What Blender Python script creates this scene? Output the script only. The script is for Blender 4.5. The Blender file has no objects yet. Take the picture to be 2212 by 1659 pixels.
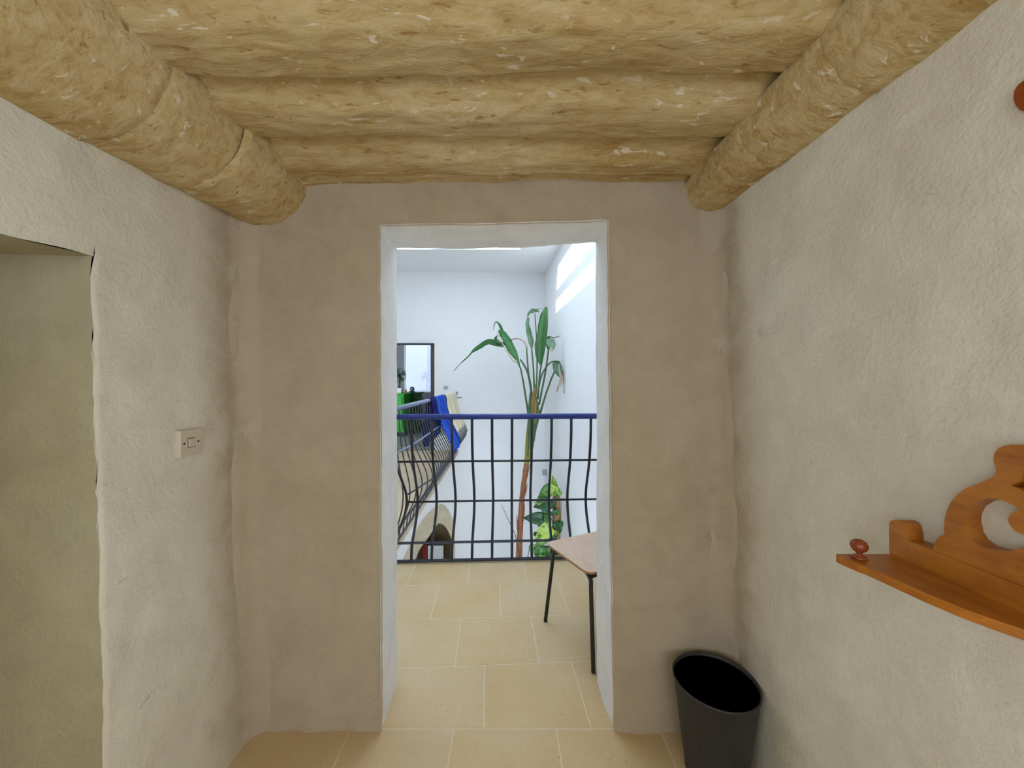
import bpy, bmesh, math, random
from mathutils import Vector, Matrix, noise

random.seed(7)
scene = bpy.context.scene
COL = scene.collection

# ------------------------------------------------------------------ camera, sky, sun, exposure
F, CX, CY, EYE = 831.0, 1100.0, 823.0, 1.37      # focal length in px of a 2212 px wide frame, eye height
cam_d = bpy.data.cameras.new('camera'); cam = bpy.data.objects.new('camera', cam_d); COL.objects.link(cam)
cam.location = (0, 0, EYE); cam.rotation_euler = (math.pi/2, 0, 0)
cam_d.sensor_width = 36.0; cam_d.lens = 36.0*F/2212.0
cam_d.shift_x = (1106-CX)/2212.0; cam_d.shift_y = -(829.5-CY)/2212.0
cam_d.clip_start = 0.02
scene.camera = cam

world = bpy.data.worlds.new('sky'); scene.world = world; world.use_nodes = True
bg = world.node_tree.nodes['Background']
bg.inputs['Color'].default_value = (0.79, 0.89, 1.0, 1); bg.inputs['Strength'].default_value = 4.6

SUN_EL, SUN_AZ = math.radians(21.5), math.radians(4.0)    # travels towards +X, a little towards +Y
sd = bpy.data.lights.new('sun', 'SUN'); sun = bpy.data.objects.new('sun', sd); COL.objects.link(sun)
sun_dir = Vector((math.cos(SUN_EL)*math.cos(SUN_AZ+0.04), math.cos(SUN_EL)*math.sin(SUN_AZ+0.04), -math.sin(SUN_EL)))
sun.rotation_euler = sun_dir.to_track_quat('-Z', 'Y').to_euler()
sd.energy = 9.0; sd.color = (1.0, 0.97, 0.92); sd.angle = math.radians(0.5)

# daylight of the window behind the camera, plus two added side fill lamps
def daylight(name, sx, sy, watts, loc, rot, col=(0.95, 0.99, 1.0)):
    ad = bpy.data.lights.new(name, 'AREA'); al = bpy.data.objects.new(name, ad); COL.objects.link(al)
    ad.shape = 'RECTANGLE'; ad.size = sx; ad.size_y = sy; ad.energy = watts; ad.color = col
    al.location = loc; al.rotation_euler = rot
daylight('rear_window_daylight', 1.3, 1.3, 1.8, (-0.1, -2.17, 1.35), (math.radians(90), 0, 0))
daylight('left_added_fill', 0.86, 1.0, 5.3, (-1.12, -0.9, 1.42), (0, math.radians(-90), 0))
daylight('right_added_fill', 0.86, 1.0, 6.1, (0.93, -0.9, 1.42), (0, math.radians(90), 0))

vs = scene.view_settings
vs.view_transform = 'Standard'; vs.look = 'None'; vs.gamma = 1.0; vs.use_curve_mapping = False; vs.exposure = 0.0
scene.cycles.max_bounces = 8; scene.cycles.diffuse_bounces = 6; scene.cycles.sample_clamp_indirect = 6.0; scene.cycles.adaptive_threshold = 0.04
scene.cycles.caustics_reflective = False; scene.cycles.caustics_refractive = False

# ------------------------------------------------------------------ helpers
def P(px, py, y):
    """the place at distance y along the view that is seen at (px, py)"""
    return Vector(((px-CX)/F*y, y, EYE-(py-CY)/F*y))

def nz(x, y, z, s=1.0, o=2):
    return noise.fractal(Vector((x*s, y*s, z*s)), 0.7, 2.1, o)

MATS = {}
def nodes_of(name):
    m = bpy.data.materials.new(name); m.use_nodes = True
    nt = m.node_tree; b = nt.nodes['Principled BSDF']
    MATS[name] = m
    return m, nt, b

def N(nt, t, **kw):
    n = nt.nodes.new(t)
    for k, v in kw.items():
        if k in n.inputs.keys(): n.inputs[k].default_value = v
        else: setattr(n, k, v)
    return n

def L(nt, a, b): nt.links.new(a, b)

def ramp(nt, fac, stops):
    r = nt.nodes.new('ShaderNodeValToRGB'); e = r.color_ramp.elements
    while len(e) < len(stops): e.new(0.5)
    for el, (p, c) in zip(e, stops):
        el.position = p; el.color = (c[0], c[1], c[2], 1)
    L(nt, fac, r.inputs['Fac']); return r.outputs['Color']

def coords(nt, scale=(1, 1, 1), rot=(0, 0, 0)):
    g = nt.nodes.new('ShaderNodeNewGeometry'); mp = nt.nodes.new('ShaderNodeMapping')
    mp.inputs['Scale'].default_value = scale; mp.inputs['Rotation'].default_value = rot
    L(nt, g.outputs['Position'], mp.inputs['Vector']); return mp.outputs['Vector']

def noise_fac(nt, vec, scale, detail=4, rough=0.6, dist=0.0):
    n = N(nt, 'ShaderNodeTexNoise', Scale=scale, Detail=detail, Roughness=rough, Distortion=dist)
    L(nt, vec, n.inputs['Vector']); return n.outputs['Fac']

def mix(nt, fac, a, b, mode='MIX'):
    m = nt.nodes.new('ShaderNodeMix'); m.data_type = 'RGBA'; m.blend_type = mode
    if isinstance(fac, float): m.inputs['Factor'].default_value = fac
    else: L(nt, fac, m.inputs['Factor'])
    for s, v in (('A', a), ('B', b)):
        sk = [i for i in m.inputs if i.name == s and i.type == 'RGBA'][0]
        if isinstance(v, tuple): sk.default_value = (v[0], v[1], v[2], 1)
        else: L(nt, v, sk)
    return [o for o in m.outputs if o.type == 'RGBA'][0]

def bump(nt, b, hs):
    """hs: (height socket, strength, distance) stacked"""
    prev = None
    for h, st, d in hs:
        n = N(nt, 'ShaderNodeBump', Strength=st, Distance=d)
        L(nt, h, n.inputs['Height'])
        if prev: L(nt, prev, n.inputs['Normal'])
        prev = n.outputs['Normal']
    L(nt, prev, b.inputs['Normal'])

def mat_flat(name, col, rough=0.6, metal=0.0, spec=None, var=0.0, scale=20.0, bumpy=True):
    m, nt, b = nodes_of(name)
    b.inputs['Roughness'].default_value = rough; b.inputs['Metallic'].default_value = metal
    if spec is not None: b.inputs['Specular IOR Level'].default_value = spec
    if var:
        f = noise_fac(nt, coords(nt), scale)
        c = ramp(nt, f, [(0.3, tuple(x*(1-var) for x in col)), (0.7, tuple(min(1, x*(1+var)) for x in col))])
        L(nt, c, b.inputs['Base Color'])
        if bumpy: bump(nt, b, [(f, 0.15, 0.004)])
    else:
        b.inputs['Base Color'].default_value = (*col, 1)
    return m

def mat_plaster(name, base, warm, grey, marks=0.5, bstr=0.5, end=None):
    m, nt, b = nodes_of(name)
    v = coords(nt)
    big = noise_fac(nt, v, 1.7, 2, 0.55)
    mid = noise_fac(nt, v, 9.0, 4, 0.65, 0.4)
    fine = noise_fac(nt, v, 70.0, 2, 0.7)
    c = ramp(nt, big, [(0.34, warm), (0.52, base), (0.68, grey)])
    c = mix(nt, 0.35, c, ramp(nt, mid, [(0.3, tuple(x*0.82 for x in warm)), (0.65, tuple(min(1, x*1.1) for x in base))]))
    if end:      # corner shade painted in: fades to the door wall's darker, warmer tone
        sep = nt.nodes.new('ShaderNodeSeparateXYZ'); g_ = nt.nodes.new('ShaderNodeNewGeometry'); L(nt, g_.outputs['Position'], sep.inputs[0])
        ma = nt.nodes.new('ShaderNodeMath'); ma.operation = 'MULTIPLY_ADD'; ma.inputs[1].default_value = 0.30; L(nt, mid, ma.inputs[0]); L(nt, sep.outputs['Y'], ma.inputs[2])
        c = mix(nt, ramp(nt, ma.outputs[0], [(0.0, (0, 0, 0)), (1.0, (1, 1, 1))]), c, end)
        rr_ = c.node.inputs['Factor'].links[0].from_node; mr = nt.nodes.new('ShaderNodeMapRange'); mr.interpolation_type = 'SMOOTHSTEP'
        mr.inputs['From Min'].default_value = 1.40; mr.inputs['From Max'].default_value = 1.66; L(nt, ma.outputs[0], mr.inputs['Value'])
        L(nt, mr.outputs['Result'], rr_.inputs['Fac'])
    # scuffs: short dark scratches and stains in patches
    sc = noise_fac(nt, coords(nt, (14, 14, 34), (0.5, 0.3, 0)), 1.0, 3, 0.7, 1.2)
    area = noise_fac(nt, v, 3.3, 2, 0.5)
    sm = nt.nodes.new('ShaderNodeMath'); sm.operation = 'MULTIPLY'
    r1 = ramp(nt, sc, [(0.66, (0, 0, 0)), (0.74, (1, 1, 1))]); r2 = ramp(nt, area, [(0.5, (0, 0, 0)), (0.62, (marks, marks, marks))])
    L(nt, r1, sm.inputs[0]); L(nt, r2, sm.inputs[1])
    c = mix(nt, sm.outputs[0], c, tuple(x*0.62 for x in warm))
    # hairline cracks
    vo = N(nt, 'ShaderNodeTexVoronoi', Scale=1.35); vo.feature = 'DISTANCE_TO_EDGE'
    wv = nt.nodes.new('ShaderNodeVectorMath'); wv.operation = 'ADD'
    nn = N(nt, 'ShaderNodeTexNoise', Scale=5.0, Detail=5); L(nt, v, nn.inputs['Vector'])
    sv = nt.nodes.new('ShaderNodeVectorMath'); sv.operation = 'SCALE'; sv.inputs['Scale'].default_value = 0.35
    L(nt, nn.outputs['Color'], sv.inputs[0]); L(nt, v, wv.inputs[0]); L(nt, sv.outputs[0], wv.inputs[1])
    L(nt, wv.outputs[0], vo.inputs['Vector'])
    cr = ramp(nt, vo.outputs['Distance'], [(0.0, (0.32, 0.32, 0.32)), (0.004, (0, 0, 0))])
    ca = ramp(nt, noise_fac(nt, v, 2.1, 2), [(0.58, (0, 0, 0)), (0.66, (1, 1, 1))])
    cm = nt.nodes.new('ShaderNodeMath'); cm.operation = 'MULTIPLY'; L(nt, cr, cm.inputs[0]); L(nt, ca, cm.inputs[1])
    c = mix(nt, cm.outputs[0], c, tuple(x*0.5 for x in warm))
    L(nt, c, b.inputs['Base Color'])
    b.inputs['Roughness'].default_value = 0.92; b.inputs['Specular IOR Level'].default_value = 0.15
    bump(nt, b, [(mid, 0.35*bstr, 0.02), (fine, 0.6*bstr, 0.006)])
    return m

def mat_ceiling():
    m, nt, b = nodes_of('ceiling_stone')
    v = coords(nt)
    big = noise_fac(nt, v, 2.6, 4, 0.6, 0.3)
    c = ramp(nt, big, [(0.3, (0.42, 0.28, 0.10)), (0.5, (0.54, 0.41, 0.205)), (0.7, (0.62, 0.50, 0.31))])
    st = noise_fac(nt, coords(nt, (6, 22, 22)), 1.6, 6, 0.7, 0.8)           # streaks along the slabs
    c = mix(nt, 0.4, c, ramp(nt, st, [(0.36, (0.32, 0.19, 0.06)), (0.5, (0.56, 0.43, 0.225)), (0.62, (0.68, 0.58, 0.40))]))
    fl = noise_fac(nt, coords(nt, (16, 44, 40)), 1.0, 3, 0.6, 0.6)          # pale chips
    fa = noise_fac(nt, v, 4.0, 2)
    mm = nt.nodes.new('ShaderNodeMath'); mm.operation = 'MULTIPLY'
    L(nt, ramp(nt, fl, [(0.62, (0, 0, 0)), (0.66, (1, 1, 1))]), mm.inputs[0])
    L(nt, ramp(nt, fa, [(0.43, (0, 0, 0)), (0.56, (0.75, 0.75, 0.75))]), mm.inputs[1])
    c = mix(nt, mm.outputs[0], c, (0.78, 0.72, 0.62))
    pit = ramp(nt, fl, [(0.30, (0.75, 0.75, 0.75)), (0.36, (0, 0, 0))])         # brown pits
    c = mix(nt, pit, c, (0.30, 0.17, 0.06))
    L(nt, c, b.inputs['Base Color'])
    b.inputs['Roughness'].default_value = 0.95; b.inputs['Specular IOR Level'].default_value = 0.1
    fine = noise_fac(nt, v, 55.0, 5, 0.7)
    bump(nt, b, [(st, 0.28, 0.012), (fl, 0.35, 0.010), (fine, 0.35, 0.003)])
    return m

def mat_tile():
    m, nt, b = nodes_of('limestone_tile')
    v = coords(nt)
    oi = nt.nodes.new('ShaderNodeObjectInfo')
    big = noise_fac(nt, v, 3.2, 5, 0.6, 0.3)
    c = ramp(nt, big, [(0.3, (0.56, 0.385, 0.18)), (0.5, (0.60, 0.445, 0.245)), (0.72, (0.63, 0.50, 0.32))])
    t = ramp(nt, oi.outputs['Random'], [(0.0, (0.60, 0.43, 0.21)), (1.0, (0.61, 0.48, 0.31))])
    c = mix(nt, 0.4, c, t)
    sp = noise_fac(nt, coords(nt, (30, 75, 30)), 1.0, 3, 0.6, 0.5)
    c = mix(nt, ramp(nt, sp, [(0.27, (0.7, 0.7, 0.7)), (0.31, (0, 0, 0))]), c, (0.30, 0.18, 0.08))
    c = mix(nt, ramp(nt, noise_fac(nt, v, 60.0, 4, 0.7), [(0.45, (0, 0, 0)), (0.8, (0.5, 0.5, 0.5))]), c, (0.46, 0.33, 0.18))
    L(nt, c, b.inputs['Base Color'])
    b.inputs['Roughness'].default_value = 0.5; b.inputs['Specular IOR Level'].default_value = 0.35
    bump(nt, b, [(sp, 0.15, 0.003)])
    return m

def mat_wood(name, dark, mid_, light, rough=0.38):
    m, nt, b = nodes_of(name)
    g = noise_fac(nt, coords(nt, (60, 7, 60)), 1.0, 5, 0.6, 0.8)
    f = noise_fac(nt, coords(nt), 14.0, 3)
    c = ramp(nt, g, [(0.3, dark), (0.5, mid_), (0.72, light)])
    c = mix(nt, 0.35, c, ramp(nt, f, [(0.35, dark), (0.65, light)]))
    L(nt, c, b.inputs['Base Color']); b.inputs['Roughness'].default_value = rough
    bump(nt, b, [(g, 0.12, 0.002)])
    return m

def mat_leaf(name, a, bcol, vein, rough=0.35, scale=7.0):
    m, nt, b = nodes_of(name)
    f = noise_fac(nt, coords(nt), scale, 4, 0.6, 0.5)
    oi = nt.nodes.new('ShaderNodeObjectInfo')
    ad_ = nt.nodes.new('ShaderNodeMath'); ad_.operation = 'MULTIPLY_ADD'; ad_.inputs[1].default_value = 0.5
    L(nt, oi.outputs['Random'], ad_.inputs[0]); L(nt, f, ad_.inputs[2])
    c = ramp(nt, ad_.outputs[0], [(0.5, a), (0.78, bcol), (0.98, vein)])
    L(nt, c, b.inputs['Base Color']); b.inputs['Roughness'].default_value = rough
    bump(nt, b, [(noise_fac(nt, coords(nt, (50, 50, 9)), 1.0, 2), 0.2, 0.004)])
    return m

def mat_bark(name, dark, light, sx=(40, 40, 5)):
    m, nt, b = nodes_of(name)
    f = noise_fac(nt, coords(nt, sx), 1.0, 5, 0.7, 1.0)
    L(nt, ramp(nt, f, [(0.32, dark), (0.62, light)]), b.inputs['Base Color'])
    b.inputs['Roughness'].default_value = 0.8
    bump(nt, b, [(f, 0.6, 0.01)])
    return m

def mat_cloth(name, a, bcol, sx):
    m, nt, b = nodes_of(name)
    f = noise_fac(nt, coords(nt, sx), 1.0, 3, 0.5)
    L(nt, ramp(nt, f, [(0.4, a), (0.6, bcol)]), b.inputs['Base Color'])
    b.inputs['Roughness'].default_value = 0.9; b.inputs['Specular IOR Level'].default_value = 0.1
    bump(nt, b, [(noise_fac(nt, coords(nt), 300.0, 2), 0.3, 0.002)])
    return m

def mat_glass(name, tint=(0.95, 0.98, 1.0)):
    m = bpy.data.materials.new(name); m.use_nodes = True; nt = m.node_tree; nt.nodes.clear()
    o = nt.nodes.new('ShaderNodeOutputMaterial'); t = nt.nodes.new('ShaderNodeBsdfTransparent'); g = nt.nodes.new('ShaderNodeBsdfGlossy')
    t.inputs['Color'].default_value = (*tint, 1); g.inputs['Roughness'].default_value = 0.02
    mx = nt.nodes.new('ShaderNodeMixShader'); mx.inputs[0].default_value = 0.03; L(nt, t.outputs[0], mx.inputs[1]); L(nt, g.outputs[0], mx.inputs[2])
    L(nt, mx.outputs[0], o.inputs['Surface']); return m

def mesh(name, verts, faces, mat, parent=None, smooth=False, loc=None):
    me = bpy.data.meshes.new(name); me.from_pydata([tuple(v) for v in verts], [], faces); me.update()
    if smooth: me.polygons.foreach_set('use_smooth', [True]*len(me.polygons))
    o = bpy.data.objects.new(name, me); COL.objects.link(o)
    if mat: me.materials.append(mat)
    if parent is not None: o.parent = parent
    if loc is not None: o.location = loc
    return o

def from_bm(name, bm, mat, parent=None, smooth=False):
    me = bpy.data.meshes.new(name); bm.normal_update(); bm.to_mesh(me); bm.free()
    if smooth: me.polygons.foreach_set('use_smooth', [True]*len(me.polygons))
    me.materials.append(mat)
    o = bpy.data.objects.new(name, me); COL.objects.link(o)
    if parent is not None: o.parent = parent
    return o

def box(name, x0, x1, y0, y1, z0, z1, mat, parent=None, bev=0.0, seg=2):
    bm = bmesh.new(); bmesh.ops.create_cube(bm, size=1.0)
    for v in bm.verts:
        v.co = Vector((x0 if v.co.x < 0 else x1, y0 if v.co.y < 0 else y1, z0 if v.co.z < 0 else z1))
    if bev: bmesh.ops.bevel(bm, geom=bm.edges[:], offset=bev, segments=seg, affect='EDGES', profile=0.5)
    return from_bm(name, bm, mat, parent)

def rotbox(name, u0, u1, v0, v1, z0, z1, mat, parent=None, slope=0.07, bev=0.0):
    """box in the frame of the stairwell hall, which stands at a slight angle to the room"""
    o = box(name, u0, u1, v0, v1, z0, z1, mat, parent, bev)
    for v in o.data.vertices:
        x, y = v.co.x, v.co.y
        v.co.x = x - slope*y; v.co.y = y + slope*x
    return o

def catmull(pts, n):
    pts = [Vector(p) for p in pts]
    out = []
    for i in range(len(pts)-1):
        p0 = pts[max(i-1, 0)]; p1 = pts[i]; p2 = pts[i+1]; p3 = pts[min(i+2, len(pts)-1)]
        for k in range(n):
            t = k/n
            out.append(0.5*((2*p1) + (p2-p0)*t + (2*p0-5*p1+4*p2-p3)*t*t + (3*p1-p0-3*p2+p3)*t**3))
    out.append(pts[-1]); return out

def tube_geo(pts, rad, seg=8, flat=1.0):
    pts = [Vector(p) for p in pts]; n = len(pts)
    rads = rad if isinstance(rad, (list, tuple)) else [rad]*n
    if len(rads) != n:
        rr = []
        for i in range(n):
            t = i/(n-1)*(len(rads)-1); k = min(int(t), len(rads)-2); rr.append(rads[k]+(rads[k+1]-rads[k])*(t-k))
        rads = rr
    V, Fc = [], []
    ref = Vector((0, 0, 1)) if abs((pts[-1]-pts[0]).normalized().z) < 0.9 else Vector((1, 0, 0))
    a = None
    for i in range(n):
        t = (pts[min(i+1, n-1)]-pts[max(i-1, 0)]).normalized()
        if a is None: a = (ref-t*ref.dot(t)).normalized()
        else: a = (a-t*a.dot(t)).normalized()
        b = t.cross(a)
        for k in range(seg):
            th = 2*math.pi*k/seg
            V.append(pts[i]+(a*math.cos(th)+b*math.sin(th)*flat)*rads[i])
    for i in range(n-1):
        for k in range(seg):
            k2 = (k+1) % seg
            Fc.append((i*seg+k, i*seg+k2, (i+1)*seg+k2, (i+1)*seg+k))
    Fc.append(tuple(range(seg-1, -1, -1))); Fc.append(tuple((n-1)*seg+k for k in range(seg)))
    return V, Fc

def tube(name, pts, rad, mat, parent=None, seg=8, flat=1.0, smooth=True):
    V, Fc = tube_geo(pts, rad, seg, flat)
    return mesh(name, V, Fc, mat, parent, smooth)

def lathe(name, prof, mat, parent=None, seg=32, center=(0, 0, 0), axis=None, smooth=True):
    V, Fc = [], []
    c = Vector(center); M = axis.to_track_quat('Z', 'Y').to_matrix() if axis is not None else Matrix.Identity(3)
    for r, z in prof:
        for k in range(seg):
            th = 2*math.pi*k/seg
            V.append(c+M @ Vector((max(r, 1e-4)*math.cos(th), max(r, 1e-4)*math.sin(th), z)))
    for i in range(len(prof)-1):
        for k in range(seg):
            k2 = (k+1) % seg
            Fc.append((i*seg+k, i*seg+k2, (i+1)*seg+k2, (i+1)*seg+k))
    Fc.append(tuple(range(seg-1, -1, -1))); Fc.append(tuple((len(prof)-1)*seg+k for k in range(seg)))
    return mesh(name, V, Fc, mat, parent, smooth)

def grid(name, nu, nv, fn, mat, parent=None, smooth=True):
    V = [fn(i/nu, j/nv) for j in range(nv+1) for i in range(nu+1)]
    Fc = [(j*(nu+1)+i, j*(nu+1)+i+1, (j+1)*(nu+1)+i+1, (j+1)*(nu+1)+i) for j in range(nv) for i in range(nu)]
    return mesh(name, V, Fc, mat, parent, smooth)

def prism(name, outline, holes, mk, d, mat, parent=None, bev=0.0):
    """flat board: outline and holes are 2-D loops; mk(a, b, depth) gives the 3-D place; d is the thickness"""
    bm = bmesh.new(); edges = []; loops = []
    for lp in [outline]+holes:
        vs_ = [bm.verts.new(mk(a, b, 0.0)) for a, b in lp]; loops.append(vs_)
        for i in range(len(vs_)): edges.append(bm.edges.new((vs_[i], vs_[(i+1) % len(vs_)])))
    bmesh.ops.triangle_fill(bm, use_beauty=True, use_dissolve=False, edges=edges)
    fr = list(bm.faces)
    vmap = {}
    k = 0
    for lp, vs_ in zip([outline]+holes, loops):
        for (a, b), v in zip(lp, vs_): vmap[v] = bm.verts.new(mk(a, b, d))
    for f in fr: bm.faces.new([vmap[v] for v in reversed(f.verts)])
    for vs_ in loops:
        for i in range(len(vs_)):
            a, b = vs_[i], vs_[(i+1) % len(vs_)]
            bm.faces.new((a, b, vmap[b], vmap[a]))
    bmesh.ops.recalc_face_normals(bm, faces=bm.faces[:])
    return from_bm(name, bm, mat, parent)

def thing(name, label, cat, loc=(0, 0, 0), group=None):
    o = bpy.data.objects.new(name, None); COL.objects.link(o)
    o['label'] = label; o['category'] = cat
    if group: o['group'] = group
    o.location = loc; o.empty_display_size = 0.05
    return o

def tag(o, label, cat, group=None):
    o['label'] = label; o['category'] = cat
    if group: o['group'] = group
    return o

def struct(o, label=None, cat=None):
    o['kind'] = 'structure'
    if label: o['label'] = label
    if cat: o['category'] = cat
    return o

def under(root):
    """parts are written in world places; move them into their root's frame"""
    for ch in list(root.children):
        ch.matrix_parent_inverse = Matrix.Translation(-Vector(root.location))

def solid(o, t, offset=0.0):
    m = o.modifiers.new('solidify', 'SOLIDIFY'); m.thickness = t; m.offset = offset; return o

# ------------------------------------------------------------------ materials
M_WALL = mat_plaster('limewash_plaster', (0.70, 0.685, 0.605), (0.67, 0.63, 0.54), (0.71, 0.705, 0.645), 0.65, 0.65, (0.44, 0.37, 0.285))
M_DOORWALL = mat_plaster('shade_tinted_plaster', (0.44, 0.37, 0.285), (0.42, 0.34, 0.25), (0.46, 0.39, 0.305), 0.5, 0.65)  # dimmer, warm bounce light of this wall painted into its colour
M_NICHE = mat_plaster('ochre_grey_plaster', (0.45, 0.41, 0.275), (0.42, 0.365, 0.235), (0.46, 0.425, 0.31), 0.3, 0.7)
M_REVEAL = mat_plaster('white_painted_plaster', (0.81, 0.82, 0.84), (0.78, 0.78, 0.79), (0.83, 0.84, 0.86), 0.15, 0.45)
M_HALL = mat_flat('white_hall_plaster', (0.85, 0.86, 0.87), 0.85, var=0.012, scale=3.0, bumpy=False)
M_CEIL = mat_ceiling()
M_TILE = mat_tile()
M_GROUT = mat_flat('pale_grout', (0.70, 0.60, 0.43), 0.8)
M_STONE = mat_bark('arch_limestone', (0.50, 0.42, 0.27), (0.66, 0.58, 0.42), (14, 14, 9))
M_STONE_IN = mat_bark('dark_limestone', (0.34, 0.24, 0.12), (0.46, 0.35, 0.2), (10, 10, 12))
M_SLABEDGE = mat_flat('slab_edge_stone', (0.55, 0.45, 0.32), 0.8, var=0.15, scale=12)
M_RAIL = mat_flat('dark_blue_gloss_paint', (0.010, 0.028, 0.20), 0.3)
M_IRON = mat_flat('blue_black_iron', (0.011, 0.013, 0.022), 0.33)
M_RAIL_SHEEN = mat_flat('blue_paint_sky_sheen', (0.20, 0.24, 0.36), 0.3)  # blue paint lightened: skylight reflection put into the colour
M_GREYIRON = mat_flat('grey_iron', (0.05, 0.055, 0.07), 0.4)
M_WOOD = mat_wood('varnished_pine', (0.27, 0.075, 0.006), (0.39, 0.13, 0.010), (0.47, 0.185, 0.018))
M_KNOB = mat_wood('red_brown_wood', (0.20, 0.035, 0.008), (0.27, 0.055, 0.012), (0.33, 0.08, 0.02), 0.28)
M_PLY = mat_wood('pale_plywood', (0.50, 0.34, 0.24), (0.58, 0.42, 0.30), (0.63, 0.47, 0.35), 0.5)
M_PLYEDGE = mat_flat('plywood_edge', (0.36, 0.17, 0.09), 0.6, var=0.2, scale=60)
M_STEEL = mat_flat('black_tube', (0.010, 0.010, 0.012), 0.35)
M_PLASTIC = mat_flat('white_switch_plastic', (0.60, 0.55, 0.46), 0.35)
M_HOLE = mat_flat('dark_hole', (0.02, 0.015, 0.01), 0.8)
def mat_bin():
    m, nt, b = nodes_of('speckled_dark_grey_plastic')
    f = noise_fac(nt, coords(nt), 260.0, 2, 0.7)
    L(nt, ramp(nt, f, [(0.4, (0.014, 0.015, 0.017)), (0.7, (0.045, 0.046, 0.048))]), b.inputs['Base Color'])
    b.inputs['Roughness'].default_value = 0.55; return m
M_BIN = mat_bin()
M_BIN_IN = mat_flat('black_bin_liner_plastic', (0.006, 0.006, 0.009), 0.6)
M_LEAF = mat_leaf('broad_leaf_green', (0.012, 0.075, 0.018), (0.02, 0.125, 0.022), (0.05, 0.18, 0.045), 0.5)
M_LEAF_PALE = mat_leaf('grey_green_leaf', (0.06, 0.15, 0.075), (0.11, 0.22, 0.12), (0.2, 0.3, 0.18), 0.5)
M_LEAF_DRY = mat_bark('dry_leaf', (0.35, 0.25, 0.17), (0.55, 0.45, 0.36), (20, 20, 12))
M_STEM = mat_bark('leaf_stem_green', (0.045, 0.09, 0.04), (0.10, 0.17, 0.07), (30, 30, 4))
M_CROWN = mat_bark('sheath_green_yellow', (0.12, 0.17, 0.025), (0.36, 0.30, 0.06), (40, 40, 3))
M_TRUNK = mat_bark('rust_bark', (0.17, 0.045, 0.018), (0.40, 0.17, 0.08), (40, 40, 6))
M_MOSS = mat_bark('coir_pole', (0.14, 0.075, 0.03), (0.45, 0.30, 0.14), (60, 60, 6))
M_POTHOS = mat_leaf('variegated_leaf', (0.02, 0.12, 0.015), (0.16, 0.36, 0.03), (0.42, 0.55, 0.10), 0.3, 34.0)
M_POTHOS_D = mat_leaf('deep_green_leaf', (0.008, 0.06, 0.012), (0.02, 0.12, 0.02), (0.1, 0.28, 0.04), 0.3, 30.0)
M_TERRA = mat_flat('terracotta', (0.38, 0.15, 0.07), 0.8, var=0.15)
M_BLUE = mat_cloth('royal_blue_towel', (0.010, 0.035, 0.30), (0.03, 0.10, 0.55), (3, 16, 1.0))
M_NAVY = mat_cloth('navy_towel', (0.006, 0.008, 0.07), (0.012, 0.016, 0.12), (3, 16, 1.0))
M_CREAM = mat_cloth('cream_towel', (0.66, 0.58, 0.40), (0.76, 0.68, 0.50), (3, 14, 1.0))
M_GREEN = mat_flat('bright_green_paint', (0.012, 0.36, 0.012), 0.4, var=0.1)
M_DGREEN = mat_flat('dark_green_paint', (0.008, 0.07, 0.012), 0.4, var=0.15)
M_GREY = mat_flat('mid_grey_paint', (0.30, 0.31, 0.34), 0.7, var=0.05)
M_FARFLOOR = mat_flat('grey_floor', (0.24, 0.23, 0.21), 0.6, var=0.2, scale=6)
M_GALLERY = mat_flat('beige_gallery_stone', (0.62, 0.48, 0.32), 0.6, var=0.1, scale=3)
M_BLACK = mat_flat('black_plastic', (0.012, 0.012, 0.012), 0.4)
M_WHITE = mat_flat('white_plastic', (0.75, 0.76, 0.76), 0.5)
M_ORANGE = mat_flat('orange_glass', (0.65, 0.25, 0.03), 0.3)
M_RED = mat_flat('dark_red_paint', (0.25, 0.018, 0.012), 0.5, var=0.15)
M_GREYBOX = mat_flat('grey_conduit_box', (0.32, 0.35, 0.37), 0.5)
M_FRAME = mat_flat('white_aluminium', (0.75, 0.76, 0.77), 0.4)
M_DARKFRAME = mat_flat('dark_wood_frame', (0.06, 0.05, 0.045), 0.5, var=0.2)
M_GLASS = mat_glass('clear_glass')

# ------------------------------------------------------------------ the room shell
YB = 1.514            # face of the wall with the doorway
YO = 1.745            # its far face
CEIL = 2.155
ROOM_Y0 = -2.2
def xl(z): return -1.010-0.049*max(0, min(1, z/2.0))      # the side walls lean a little
def xr(z): return 0.872-0.056*max(0, min(1, z/2.0))

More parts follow.
